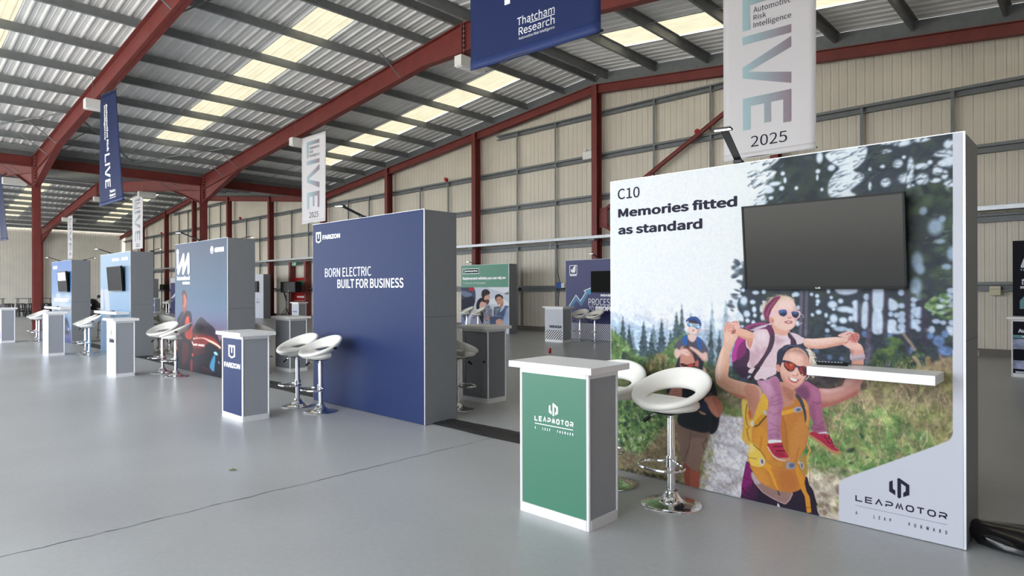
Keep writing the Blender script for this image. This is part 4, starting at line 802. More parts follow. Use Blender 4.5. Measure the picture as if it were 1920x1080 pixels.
def frame_rafter(y, ridge, left, right):
    mb = MB(); hl = 3.9
    def pt(x, d): return (x, rtop(min(max(x, left+.01), right-.01)), d)
    ibeam(mb, [pt(left+.12, 1.2), pt(left+hl, .6), pt(ridge-1.6, .58), pt(ridge, .78)], 0, .22, y=y)
    ibeam(mb, [pt(ridge, .78), pt(ridge+1.6, .58), pt(right-hl, .6), pt(right-.12, 1.2)], 0, .22, y=y)
    # flange kept above each haunch
    for a, b in ((left+.12, left+hl), (right-hl, right-.12)):
        ibeam(mb, [(a, rtop(max(a, left+.01))-.58, .03), (b, rtop(min(b, right-.01))-.58, .03)], 0, .16, y=y)
    for x, z0, z1 in ((ridge-.03, rtop(ridge)-.84, rtop(ridge)), (left+.1, rtop(left+.01)-1.22, rtop(left+.01)+.02), (right-.16, rtop(right-.01)-1.22, rtop(right-.01)+.02)):
        mb.box((x, y-.12, z0), (x+.06, y+.12, z1))
    o = mb.build('steel_rafter', 'red_oxide_steel'); tag(o, kind='structure')
    bl = MB()                                            # bolts of the end plates
    for x in (left+.165, ridge+.035, right-.165):
        zt = rtop(min(max(x, left+.01), right-.01))
        for k in range(9 if x != ridge+.035 else 6):
            for dy in (-.07, .07):
                z = zt-.1-k*.125; bl.tube([(x-.045, y+dy, z), (x+.045, y+dy, z)], .017, 6)
    tag(bl.build('bolt', 'bright_galvanised', o))
    return o
for y in FRAMES:
    frame_rafter(y, RIDGE, VALLEY, EAVE1); frame_rafter(y, RIDGE2, EAVE2, VALLEY)
def column(x, y, zt, dx, dy, tf=.018, ax='x', name='steel_column'):
    mb = MB()
    if ax == 'x':
        for s in (-1, 1): mb.box((x+s*dx/2-(tf if s > 0 else 0), y-dy/2, 0), (x+s*dx/2+(tf if s < 0 else 0), y+dy/2, zt))
        mb.box((x-dx/2+tf, y-.007, 0), (x+dx/2-tf, y+.007, zt))
    else:
        for s in (-1, 1): mb.box((x-dx/2, y+s*dy/2-(tf if s > 0 else 0), 0), (x+dx/2, y+s*dy/2+(tf if s < 0 else 0), zt))
        mb.box((x-.007, y-dy/2+tf, 0), (x+.007, y+dy/2-tf, zt))
    mb.box((x-dx/2-.05, y-dy/2-.05, 0), (x+dx/2+.05, y+dy/2+.05, .02))
    return struct(mb, name, 'red_oxide_steel')
for y in FRAMES:
    column(VALLEY, y, rtop(VALLEY+.01)-.02, .24, .25); column(EAVE2+.3, y, rtop(EAVE2)-.1, .34, .2); column(EAVE1-.25, y, rtop(EAVE1)-.1, .34, .2)
    # gusset under the valley joint
for a, b in zip(FRAMES, FRAMES[1:]+[GABLE_Y-.4]):                # valley beams
    mb = MB(); z = rtop(VALLEY)-.02
    mb.box((VALLEY-.1, a+.13, z-.02), (VALLEY+.1, b-.13, z)); mb.box((VALLEY-.1, a+.13, z-.38), (VALLEY+.1, b-.13, z-.36)); mb.box((VALLEY-.01, a+.13, z-.37), (VALLEY+.01, b-.13, z-.01))
    struct(mb, 'valley_beam', 'red_oxide_steel')
# gable frame: columns, top rafter, rails, hangers, brace
GCOL = [-6.45, -12.32, -18.15, -24.0, -29.75, -35.7, -41.55, -47.5, -53.2, -59.0, -.6]
GR = lambda x: rtop(x)-.25
for x in GCOL: column(x, GABLE_Y-.36, GR(x)-.02, .21, .30, ax='y')
for a, b, c in ((VALLEY, RIDGE, EAVE1), (EAVE2, RIDGE2, VALLEY)):
    struct(ibeam(MB(), [(a, GR(a+.01), .29), (b, GR(b), .29), (c, GR(c-.01), .29)], 0, .17, y=GABLE_Y-.40), 'gable_rafter', 'red_oxide_steel')
for z in (1.60, 3.12, 4.66, 6.02):
    mb = MB(); x0, x1 = EAVE2, EAVE1
    if z > 6.4: x0 = -66
    mb.box((x0, GABLE_Y-.17, z-.016), (x1, GABLE_Y-.03, z+.014)); mb.box((x0, GABLE_Y-.17, z+.014), (x1, GABLE_Y-.155, z+.05)); mb.box((x0, GABLE_Y-.045, z-.15), (x1, GABLE_Y-.03, z)); mb.box((x0, GABLE_Y-.17, z-.15), (x1, GABLE_Y-.045, z-.135))
    struct(mb, 'wall_rail', 'galvanised_rail')
for x0, x1 in ((-17.2, -7.5), (-52.4, -42.8)):
    z = 7.45; struct(MB().box((x0, GABLE_Y-.17, z-.016), (x1, GABLE_Y-.03, z+.03)).box((x0, GABLE_Y-.045, z-.15), (x1, GABLE_Y-.03, z)).box((x0, GABLE_Y-.17, z-.15), (x1, GABLE_Y-.045, z-.135)), 'wall_rail', 'galvanised_rail')
gs = sorted(GCOL+[EAVE1-.3, EAVE2+.3])
for a, b in zip(gs, gs[1:]):
    for t in (.345, .665):
        x = a+(b-a)*t; top = 7.45 if (-17.2 < x < -7.5 or -52.4 < x < -42.8) else 6.02
        struct(MB().box((x-.035, GABLE_Y-.14, .1), (x+.035, GABLE_Y-.13, top)).box((x-.035, GABLE_Y-.13, .1), (x-.025, GABLE_Y-.06, top)), 'wall_hanger', 'galvanised_rail')
tray = MB()                                                       # cable tray in front of the columns
tray.box((EAVE2+1, GABLE_Y-.68, 3.17), (EAVE1-.4, GABLE_Y-.50, 3.185)).box((EAVE2+1, GABLE_Y-.68, 3.17), (EAVE1-.4, GABLE_Y-.672, 3.28)).box((EAVE2+1, GABLE_Y-.508, 3.17), (EAVE1-.4, GABLE_Y-.50, 3.28)).box((EAVE2+1, GABLE_Y-.69, 3.27), (EAVE1-.4, GABLE_Y-.66, 3.28))
t = thing('cable_tray', 'long galvanised cable tray running along the rear wall in front of the red columns', 'cable tray', (0, 0, 0))
tray.build('tray', 'bright_galvanised', t)
for x in GCOL: MB().box((x-.14, GABLE_Y-.70, 3.12), (x+.14, GABLE_Y-.51, 3.168)).build('bracket', 'galvanised_rail', t)
br = MB().tube([(-12.2, GABLE_Y-.30, 4.02), (-6.5, GABLE_Y-.30, 7.35)], .075, 8)
struct(br, 'gable_brace', 'red_oxide_steel'); struct(MB().tube([(-12.2, GABLE_Y-.30, 3.72), (-6.5, GABLE_Y-.30, .4)], .075, 8), 'gable_brace', 'red_oxide_steel')
struct(MB().box((-12.22, GABLE_Y-.37, 3.55), (-11.9, GABLE_Y-.35, 4.2)), 'gusset_plate', 'red_oxide_steel')
# grey flashing between the gable rafter and the roof
fl = MB()
for a, b in ((VALLEY, RIDGE), (RIDGE, EAVE1), (EAVE2, RIDGE2), (RIDGE2, VALLEY)):
    e = .001; fl.add([(a, GABLE_Y-.05, GR(a+e)-.05), (b, GABLE_Y-.05, GR(b-e)-.05), (b, GABLE_Y-.05, roofz(b-e)), (a, GABLE_Y-.05, roofz(a+e))], [(0, 1, 2, 3)])
struct(fl, 'trim_1', 'galvanised_rail')
# purlins
PUR = [-12.62, -13.93, -15.71, -17.49, -19.36, -21.13, -22.92, -24.66, -26.40, -28.16, -29.6, -12.08, -10.25, -8.50, -6.75, -5.02, -3.31, -1.57, .2, 1.95, 3.7, 5.1]
PUR2 = [-30.5, -32.1, -33.9, -35.7, -37.4, -39.2, -41.0, -42.7, -44.5, -46.2, -47.35, -47.85, -49.0, -50.7, -52.5, -54.3, -56.0, -57.8, -59.5, -61.3, -63.1, -64.8]
def side(x): return (-1 if x < RIDGE else 1) if x > VALLEY else (-1 if x < RIDGE2 else 1)
for x in PUR+PUR2:
    s = side(x); z = rtop(x); mb = MB(); y0, y1 = FRONT_Y+.01, GABLE_Y-.06
    mb.box((x-.004, y0, z+.01), (x+.004, y1, z+.25))
    mb.box((x-.075 if s < 0 else x, y0, z+.242), (x if s < 0 else x+.075, y1, z+.25)); mb.box((x if s < 0 else x-.07, y0, z+.01), (x+.07 if s < 0 else x, y1, z+.018))
    mb.box((x+.062 if s < 0 else x-.07, y0, z+.018), (x+.07 if s < 0 else x-.062, y1, z+.035))
    struct(mb, 'roof_purlin', 'galvanised_purlin')
for fy in FRAMES:                                                 # knee struts from the purlins to the rafter foot, both sides of every frame
    for x in (-27.6, -26.1, -32.6, -34.1, -62.6, -61.1, -15.0):
        for sgn in (-1, 1):
            z = rtop(x); struct(MB().tube([(x, fy+sgn*.9, z+.06), (x, fy+sgn*.1, z-.56)], .02, 6), 'knee_strut', 'galvanised_rail')
ys = [2.0, 8.15, 14.35]
for y in ys:                                                      # thin sag bars between purlins
    for P in (sorted(p for p in PUR if p < RIDGE), sorted(p for p in PUR if p > RIDGE), sorted(p for p in PUR2 if p > RIDGE2), sorted(p for p in PUR2 if p < RIDGE2)):
        struct(MB().tube([(P[0], y-.35, rtop(P[0])+.1), (P[-1], y-.35, rtop(P[-1])+.1)], .011, 6), 'sag_bar', 'galvanised_purlin')
for xa, ya, xb, yb in ((-29.4, 8.2, -24.7, 5.2), (-29.4, 8.2, -24.7, 11.1), (-29.4, 2.0, -24.7, 4.9)):
    struct(MB().tube([(xa, ya, rtop(xa)+.05), (xb, yb, rtop(xb)+.05)], .03, 8), 'roof_brace', 'galvanised_rail')
# light boxes hung under the rafters beside the banners
def light_box(x, y, z, label):
    t = thing('light_box', label, 'ceiling light', (x, y, z), 0, 'white light boxes hung under the rafters')
    MB().box((-.13, 0, -.28), (.13, .85, 0), bev=.012).build('housing', 'white_plastic', t)
    MB().box((-.10, .05, -.295), (.10, .80, -.28)).build('diffuser', 'white_laminate', t)
    for yy in (.2, .65): MB().tube([(0, yy, 0), (0, yy, rtop(x)-z-.02)], .006, 6).build('hanger', 'galvanised_purlin', t)
# ------------------------------------------------------------------ pieces of lettering
def strokes_text(mb, body, x0, x1, z0, z1, w, M):
    """wide technical capitals drawn as strokes, fitted into a box"""
    G = {'L': [[(0, 1), (0, 0), (1, 0)]], 'E': [[(1, 1), (0, 1), (0, 0), (1, 0)], [(0, .5), (.95, .5)]], 'A': [[(0, 0), (.5, 1), (1, 0)]],
         'P': [[(0, .95), (.75, .95), (1, .8), (1, .5), (.8, .35), (.05, .35), (.05, 0)]], 'M': [[(0, 0), (.28, 1), (.5, .12), (.72, 1), (1, 0)]],
         'O': [[(.22, 0), (.78, 0), (1, .25), (1, .75), (.78, 1), (.22, 1), (0, .75), (0, .25), (.22, 0)]], 'T': [[(0, 1), (1, 1)], [(.5, 1), (.5, 0)]],
         'R': [[(0, .95), (.75, .95), (1, .8), (1, .52), (.8, .38), (.05, .38), (.05, 0)], [(.55, .38), (1, 0)]]}
    n = len(body); gap = .28; cw = (x1-x0)/(n+(n-1)*gap)
    for i, ch in enumerate(body):
        a = x0+i*cw*(1+gap)
        for st in G[ch]: mb.stroke([(a+w/2+px*(cw-w), z0+w/2+pz*(z1-z0-w)) for px, pz in st], w, M)
EMB = [[(742, 175), (793, 155), (795, 275), (832, 305), (832, 372), (742, 315)], [(860, 130), (885, 122), (915, 142), (915, 405), (890, 415), (862, 400)], [(915, 142), (1035, 225), (1035, 370), (945, 398), (945, 335), (980, 315), (980, 245), (915, 200)]]
_q = [[at(1570+a/7.713, 880+b/7.713, Y=4.4) for a, b in p] for p in EMB]; _a = [c for p in _q for c in p]
_x0, _x1, _z0, _z1 = min(c.x for c in _a), max(c.x for c in _a), min(c.z for c in _a), max(c.z for c in _a)
EMBN = [[((c.x-_x0)/(_x1-_x0), (c.z-_z0)/(_z1-_z0)) for c in p] for p in _q]
def car_emblem(mb, x0, x1, z0, z1, M):
    for p in EMBN: mb.flat([(x0+a*(x1-x0), z0+b*(z1-z0)) for a, b in p], M)
def shield(mb, x0, x1, z0, z1, M):
    X = lambda a: x0+a*(x1-x0); Z = lambda b: z0+b*(z1-z0); w = .17
    for p in ([(0, .16), (w, .24), (w, 1), (0, 1)], [(1-w, .24), (1, .16), (1, 1), (1-w, 1)], [(w, .84), (1-w, .84), (1-w, 1), (w, 1)], [(0, .16), (.5, 0), (.5, .12), (w, .24)], [(.5, 0), (1, .16), (1-w, .24), (.5, .12)], [(.42, .42), (.58, .42), (.58, .86), (.42, .86)]):
        mb.flat([(X(a), Z(b)) for a, b in p], M)
def ring(mb, cx, cz, r, w, M, n=40, kx=1.0):
    for i in range(n):
        a, b = 2*math.pi*i/n, 2*math.pi*(i+1)/n
        mb.flat([(cx+kx*r*math.cos(a), cz+r*math.sin(a)), (cx+kx*r*math.cos(b), cz+r*math.sin(b)), (cx+kx*(r-w)*math.cos(b), cz+(r-w)*math.sin(b)), (cx+kx*(r-w)*math.cos(a), cz+(r-w)*math.sin(a))], M)
def disc(mb, cx, cz, rx, rz, M, n=24): mb.flat([(cx+rx*math.cos(2*math.pi*i/n), cz+rz*math.sin(2*math.pi*i/n)) for i in range(n)], M)
class Face:
    """a printed face at plane Y; boxes are given by pixels of the photograph"""
    def __init__(s, Y, origin): s.Y = Y; s.o = origin
    def box(s, uL, uR, bot, top):
        return at(uL, 540, Y=s.Y).x-s.o[0], at(uR, 540, Y=s.Y).x-s.o[0], at(*bot, Y=s.Y).z-s.o[2], at(*top, Y=s.Y).z-s.o[2]
    def p(s, u, v): q = at(u, v, Y=s.Y); return (q.x-s.o[0], q.z-s.o[2])

# ------------------------------------------------------------------ display walls
BOOTH_H, BOOTH_D, BOOTH_Y = 2.4, .475, 4.4
def booth(x0, x1, label, front_mat, y=BOOTH_Y, d=BOOTH_D, name='display_wall', group='display walls', edge='alu_edge', lamps=True, h=BOOTH_H, flip=False):
    t = thing(name, label, 'display wall', ((x0+x1)/2, y, 0), 0, None); w = (x1-x0)/2
    MB().box((-w+.004, .012, 0.004), (w, d, h-.002), bev=.004).build('carcass', 'grey_panel', t)
    MB().box((w, .02, h/2-.002), (w+.0012, d-.01, h/2+.001)).build('panel_joint', 'black_metal', t)
    MB().box((-w, .002, .004), (w-.008, .013, h)).build('front_panel', front_mat, t)
    e = MB().box((w-.010, .0, .004), (w+.002, .014, h)); e.box((-w-.002, .002, .004), (-w+.004, .014, h)); e.box((-w, .0, h), (w, .014, h+.004))
    e.build('edge_trim', edge, t)
    return t
def lamp(x, y, z, parent, label, reach=.62, up=.12, rz=0):
    """clip-on exhibition lamp: clamp, slanting arm, small LED head"""
    t = thing('arm_lamp', label, 'lamp', (x, y, z), rz, 'black arm lamps clipped to the display walls')
    MB().box((-.03, -.03, 0), (.03, .06, .028), bev=.004).build('clamp', 'black_metal', t)
    MB().prism([(-.024, -.004), (.024, -.004), (.024, .008), (-.024, .008)], -reach*math.hypot(1, up/reach), Matrix.Translation((0, .01, .02)) @ Matrix.Rotation(math.atan2(-up, reach), 4, 'X')).build('arm', 'black_metal', t)
    hd = MB().box((-.055, -reach-.05, up+.012), (.055, -reach+.02, up+.026), bev=.003).build('lamp_head', 'black_metal', t)
    MB().box((-.05, -reach-.046, up+.008), (.05, -reach-.022, up+.0125)).build('led_strip', 'lamp_glow', hd)
    return t
def screen(x0, x1, z0, z1, y, label, tilt=6, mark=True, glass='screen'):
    """flat television on a tilting bracket; y is the face of the wall behind it"""
    t = thing('television', label, 'television', ((x0+x1)/2, y, (z0+z1)/2), 0, None); w, hh = (x1-x0)/2, (z1-z0)/2
    Mt = Matrix.Translation((0, -.075, 0)) @ Matrix.Rotation(R(tilt), 4, 'X')
    b = MB(); b.box((-w, -.012, -hh), (w, .032, hh), Mt, bev=.006); b.build('casing', 'black_plastic', t)
    f = MB()
    for q in (((-w, -.018, -hh), (w, -.010, -hh+.018)), ((-w, -.018, hh-.012), (w, -.010, hh)), ((-w, -.018, -hh), (-w+.012, -.010, hh)), ((w-.012, -.018, -hh), (w, -.010, hh))): f.box(q[0], q[1], Mt)
    f.build('bezel', 'black_plastic', t)
    MB().box((-w+.012, -.0135, -hh+.018), (w-.012, -.012, hh-.012), Mt).build('screen_glass', glass, t)
    if mark: MB().text('LG', -.022, .006, -hh+.004, -hh+.014, Mt @ Matrix.Translation((0, -.0185, 0)), bold=.01).build('maker_mark', 'aluminium', t)
    MB().box((-.12, -.05, -.1), (.12, -.001, .1)).build('wall_bracket', 'black_metal', t)
    return t
def remote(x, y, z, label, rz=0):
    t = thing('remote_control', label, 'remote control', (x, y, z), rz, 'remote controls on the wall shelves')
    MB().box((-.09, -.022, 0), (.09, .022, .018), bev=.006).build('case', 'black_plastic', t)
    k = MB()
    for i in range(8):
        for j in range(3): k.box((-.078+.018*i, -.014+.011*j, .018), (-.068+.018*i, -.007+.011*j, .0205))
    k.build('keypad', 'alu_edge', t)
    return t
def shelf(x0, x1, z0, z1, depth, parent, x=0):
    MB().box((x0, -depth, z0), (x1, .002, z1), bev=.003).build('shelf', 'white_laminate', parent)

# 1. the wall with the hikers' photograph
LX0, LX1 = -3.023, -0.590
t = booth(LX0, LX1, 'white display wall printed with a large photo of hikers carrying children', 'white_print')
leap = t; org = ((LX0+LX1)/2, BOOTH_Y, 0); F = Face(BOOTH_Y, org); M0 = Matrix.Translation((0, -.0018, 0)); M1 = Matrix.Translation((0, .0012, 0))
Wp, Hp = 720, 712
A = art_hikers(Wp, Hp, front_map(LX0, LX1, BOOTH_Y, BOOTH_H, Wp, Hp))
w = (LX1-LX0)/2
grid_art(A, 'printed_photo', -w+.002, w-.012, .006, BOOTH_H-.002, -.001, t, gain=.63)
mb = MB()
mb.text('C10', *F.box(1159, 1200, (1160, 374.5), (1160, 354.5)), M0, bold=.004)
mb.text('Memories fitted', *F.box(1159.6, 1383, (1159.6, 408.5), (1381, 366.7)), M0, bold=.017)
mb.text('as standard', *F.box(1159.6, 1317.5, (1159.6, 440.5), (1315.5, 409.2)), M0, bold=.017)
mb.build('headline', 'ink_dark', t)
mb = MB(); x0, x1, z0, z1 = F.box(1666.2, 1704.2, (1685, 934), (1685, 896))
car_emblem(mb, x0, x1, z0, z1, M0); strokes_text(mb, 'LEAPMOTOR', *F.box(1602.8, 1775, (1603, 938.6), (1603, 926.8)), .0078, M0)
x0, x1, z0, z1 = F.box(1603, 1775, (1603, 964), (1603, 957.5)); mb.text('A   LEAP   FORWARD', x0, x1, z0, z1, M0, bold=.012, spacing=1.9); mb.build('logo', 'ink_dark', t)
x0, x1, z0, z1 = F.box(1602.8, 1775, (1603, 947.6), (1603, 946.8)); MB().flat([(x0, z0), (x1, z0), (x1, z1), (x0, z1)], M0).build('logo_rule', 'ink_grey', t)
shelf(-1.372-org[0], -.692-org[0], .962, 1.017, .26, t)
screen(-1.848, -.866, 1.50, 2.078, BOOTH_Y, 'large black television on the wall printed with hikers', tilt=6)
remote(-1.27, 4.30, 1.0175, 'black remote control lying on the white shelf below the large television', rz=.25)
lamp(-1.93, 4.42, BOOTH_H+.004, t, 'black arm lamp clipped on top of the wall with the hikers photo', .45, .13, R(12))
# 2. plain navy wall with the slogan
t = booth(-7.922, -5.494, 'navy blue display wall with a white slogan and shield emblem', 'navy_print'); org = ((-7.922-5.494)/2, BOOTH_Y, 0); F = Face(BOOTH_Y, org)
mb = MB(); shield(mb, *F.box(592.3, 602.0, (597, 456.3), (597, 435.3)), M1); mb.text('FARIZON', *F.box(604.8, 637.6, (605, 449.5), (605, 441.0)), M1, bold=.018); mb.build('logo', 'ink_white', t)
mb = MB(); mb.text('BORN ELECTRIC', *F.box(609.3, 695.5, (609.5, 519.8), (609.5, 503.3)), M1, bold=.0); mb.text('BUILT FOR BUSINESS', *F.box(632.5, 756.3, (633, 540.4), (633, 523.8)), M1, bold=.007); mb.build('slogan', 'ink_white', t)
lamp(-6.75, 4.42, BOOTH_H+.004, t, 'black arm lamp on top of the plain navy wall', .36, .09, R(14))
# 3. wall with the man beside a car at dusk
def art_dusk(W, H, to):
    A = Art(W, H, to, 3)
    c6 = lambda *q: [(320+a/7.714, 450+b/7.714) for a, b in q]; c7 = lambda *q: [(320+a/7.714, 570+b/7.714) for a, b in q]
    yy = np.linspace(0, 1, H); st = [(0, (98, 112, 140)), (.25, (98, 124, 156)), (.42, (104, 140, 172)), (.52, (122, 148, 184)), (.62, (150, 150, 186)), (.70, (184, 156, 178)), (.76, (206, 160, 166)), (1, (206, 150, 150))]
    for k in range(3): A.a[..., k] = np.interp(yy, [s[0] for s in st], [s[1][k]/255 for s in st])[:, None]
    dk = (54, 48, 66)
    A.grad([(322, 660), (362, 626), (374, 600), (379, 596), (390, 606), (404, 620), (412, 640), (418, 640), (432, 700), (432, 730), (322, 730)], (74, 60, 82), (372, 600), (46, 44, 60), (372, 690), True, 1)
    A.fill(c7((340, 330), (430, 200), (520, 260), (620, 340), (660, 420), (660, 520), (500, 450), (330, 430)), (84, 70, 94), True, 2); A.fill(c7((370, 330), (430, 290), (480, 330), (460, 400), (380, 400)), (44, 34, 42), True, 4, .9)
    A.fill(c7((230, 480), (330, 430), (480, 440), (620, 490), (720, 600), (720, 660), (560, 560), (480, 640), (320, 660), (250, 560)), (222, 74, 70), True, 4, .9)
    A.fill(c7((300, 640), (480, 650), (520, 690), (400, 740), (290, 720)), (120, 50, 62), True, 6, .9)
    A.fill(c7((300, 500), (380, 490), (480, 490), (560, 520), (640, 560), (720, 620), (720, 640), (600, 570), (480, 505), (380, 505), (315, 515)), (255, 236, 226), True, 1); A.line(c7((540, 535), (640, 580), (720, 650)), 2, (255, 196, 110), .9)
    A.line(c7((300, 500), (315, 560), (330, 590), (390, 590)), 5, (255, 232, 226), .95); A.line(c7((400, 595), (490, 603)), 5, (255, 232, 226), .95); A.line(c7((265, 530), (295, 460), (305, 500)), 3, (255, 176, 96), .9); A.line(c7((375, 465), (385, 500)), 3, (255, 190, 110), .9)
    A.fill(c7((520, 590), (600, 590), (720, 690), (730, 1080), (560, 1080), (500, 700)), (40, 40, 56), True, 3, .9)
    A.fill(c7((565, 900), (600, 790), (640, 735), (650, 800), (640, 900), (630, 980), (590, 960)), (86, 170, 216), True, 1); A.fill(c7((620, 700), (660, 690), (690, 740), (650, 745)), (150, 214, 240), True, 1); A.line(c7((690, 830), (710, 870)), 3, (170, 180, 250), .9)
    A.line(c7((450, 915), (560, 945)), 2, (160, 84, 88), .8); A.line(c7((440, 945), (590, 985)), 2.5, (150, 60, 66), .8)
    A.fill(c7((100, 560), (140, 500), (300, 560), (320, 720), (310, 1010), (240, 1040), (110, 960)), (46, 42, 58), True, 1)
    A.fill(c7((180, 520), (260, 560), (250, 760), (180, 900), (160, 740)), (140, 54, 66), True, 5, .8); A.fill(c7((290, 820), (316, 820), (316, 990), (290, 990)), (204, 70, 78), True, 1); A.fill(c7((305, 720), (330, 715), (330, 760), (310, 760)), (226, 90, 84), True, 1)
    A.fill(c7((95, 250), (120, 180), (160, 120), (230, 100), (290, 120), (310, 220), (320, 460), (300, 540), (110, 520)), (62, 56, 76), True, 1)
    A.fill(c7((215, 220), (265, 180), (275, 280), (310, 260), (318, 460), (290, 520), (210, 470)), (224, 84, 72), True, 2); A.fill(c7((150, 130), (180, 120), (200, 160), (160, 240), (130, 300)), (90, 80, 98), True, 1)
    A.fill(c7((175, 0), (230, 0), (225, 90), (200, 140), (178, 100)), (196, 110, 104), True, 1)
    A.fill(c6((165, 790), (180, 740), (225, 745), (240, 830), (238, 900), (215, 970), (200, 990), (175, 950), (170, 870)), (214, 128, 112), True, 1); A.fill(c6((165, 780), (175, 735), (190, 725), (220, 750), (238, 830), (240, 880), (215, 800), (190, 780), (172, 830)), (84, 66, 78), True, 1); A.fill(c6((168, 830), (185, 800), (190, 900), (175, 950)), (150, 84, 84), True, 2, .9)
    return A
DX0, DX1 = -13.234, -10.772
t = booth(DX0, DX1, 'display wall printed with a man beside a car at dusk', 'navy_print', y=4.415); org = ((DX0+DX1)/2, 4.415, 0); F = Face(4.415, org)
Ad = art_dusk(330, 330, front_map(DX0, DX1, 4.415, BOOTH_H, 330, 330)); w = (DX1-DX0)/2; grid_art(Ad, 'printed_photo', -w+.002, w-.012, .006, BOOTH_H-.002, -.001, t, gain=.40, glow=1.4)
mb = MB(); P = F.p; c6 = lambda a, b: P(320+a/7.714, 450+b/7.714)
def rod(mb, a, b, r, M):
    for k, (c, q) in enumerate(((a, b), (b, a))): disc(mb, c[0], c[1], r, r, Matrix.Translation((0, -.0004*(k+1), 0)) @ M)
    mb.stroke([a, b], 2*r, M)
px_ = abs(c6(14, 200)[0]-c6(0, 200)[0]); disc(mb, *c6(101, 178), px_*1.15, px_*1.1, M0)

for k, (p_, q_) in enumerate((((101, 236), (103, 388)), ((112, 465), (188, 232)), ((188, 232), (186, 465)), ((186, 465), (262, 222)), ((262, 222), (264, 460)))): rod(mb, c6(*p_), c6(*q_), px_, Matrix.Translation((0, -.0012*k, 0)) @ M0)

mb.text('international', *F.box(332.0, 356.0, (332, 525.8), (332, 517.6)), M0, bold=.02); mb.text('motors', *F.box(342.4, 356.0, (342, 533.6), (342, 527.6)), M0, bold=.02); mb.build('logo', 'ink_white', t); mb = MB()
cx, cz = P(397.4, 468.6); r_ = .068; ring(mb, cx, cz, r_, .017, M0); mb.stroke([(cx-.026, cz-.03), (cx-.03, cz+.02), (cx, cz+.042), (cx+.03, cz+.02), (cx+.026, cz-.03)], .014, M0); mb.stroke([(cx, cz-.03), (cx, cz+.025)], .022, M0)
mb.text('GWM', *F.box(402.6, 420.2, (403, 473.4), (403, 464.2)), M0, bold=.03); mb.build('second_logo', 'ink_white', t)
lamp(-12.02, 4.42, BOOTH_H+.004, t, 'black arm lamp on top of the dusk photo wall, reaching left', .36, .11, R(12))
lamp(-11.35, 4.85, BOOTH_H+.004, t, 'black arm lamp on top of the dusk photo wall, pointing to the rear', .2, .06, R(172))
# 4. pale blue wall
def art_pale(W, H, to):
    A = Art(W, H, None, 4); A.a[:] = np.array((168, 206, 236))/255
    A.grad([(0, 0), (W, 0), (W, H), (0, H)], (182, 214, 244), (W*.3, 0), (124, 178, 228), (W*.3, H), False)
    for q in (((0, .36), (.11, .36), (.13, .57), (0, .57)), ((.13, .36), (.30, .36), (.40, .84), (.24, .84))): A.fill([(a*W, b*H) for a, b in q], (226, 232, 248), False)
    return A
def art_sky(W, H, to):
    A = Art(W, H, None, 5); A.grad([(0, 0), (W, 0), (W, H), (0, H)], (36, 116, 214), (0, 0), (166, 204, 244), (0, H*.62), False)
    for i in range(60): x, y = A.rng.rand()*W, H*(.42+.22*A.rng.rand()); A.blob(x, y, A.rng.uniform(8, 26), A.rng.uniform(3, 8), (226, 236, 248), 0, .4, 1.0)
    A.fill([(0, .80*H), (W, .84*H), (W, H), (0, H)], (120, 128, 190), False); A.fill([(0, .88*H), (W, .96*H), (W, H), (0, H)], (96, 104, 170), False); A.fill([(0, .70*H), (W*.5, .72*H), (W*.7, .82*H), (0, .84*H)], (150, 170, 214), True, 2)
    A.fill([(.60*W, .88*H), (.60*W, .78*H), (.66*W, .72*H), (.78*W, .70*H), (.86*W, .74*H), (.92*W, .80*H), (.90*W, .88*H), (.75*W, .90*H)], (62, 84, 150), True, 1)
    A.fill([(.66*W, .78*H), (.70*W, .73*H), (.80*W, .73*H), (.84*W, .78*H)], (40, 48, 78), True, 1); A.blob(.66*W, .83*H, 5, 3, (226, 232, 246)); A.blob(.86*W, .83*H, 5, 3, (226, 232, 246)); A.fill([(.64*W, .86*H), (.88*W, .86*H), (.86*W, .89*H), (.66*W, .89*H)], (30, 32, 52), True, 1)
    return A
CX0, CX1 = -18.428, -15.995
t = booth(CX0, CX1, 'pale blue display wall with two white logos', 'white_print'); org = ((CX0+CX1)/2, BOOTH_Y, 0); F = Face(BOOTH_Y, org); w = (CX1-CX0)/2
grid_art(art_pale(160, 160, None), 'printed_graphic', -w+.002, w-.012, .006, BOOTH_H-.002, -.001, t, gain=.40)
mb = MB(); mb.text('OMODA', *F.box(210.3, 223.8, (211, 490.3), (211, 484.8)), M0, bold=.03); mb.text('JAECOO', *F.box(227.2, 240.3, (227, 488.8), (227, 482.6)), M0, bold=.03); mb.build('logo', 'ink_white', t)
shelf(*[F.box(199.5, 242, (200, 590), (200, 590))[k] for k in (0, 1)], .97, 1.03, .26, t); screen(at(205, 540, Y=4.35).x, at(231, 540, Y=4.35).x, 1.50, 2.08, BOOTH_Y, 'black television on the pale blue wall', tilt=4, mark=False, glass='dim_screen')
remote(at(211, 540, Y=4.28).x, 4.28, 1.0305, 'black remote control on the shelf of the pale blue wall')
lamp(at(214, 470, Y=4.5).x, 4.42, BOOTH_H+.004, t, 'black arm lamp reaching left from the pale blue wall', .28, .09, R(10)); lamp(at(282, 470, Y=4.8).x, 4.85, BOOTH_H+.004, t, 'arm lamp at the rear right of the pale blue wall', .12, .05, R(165))
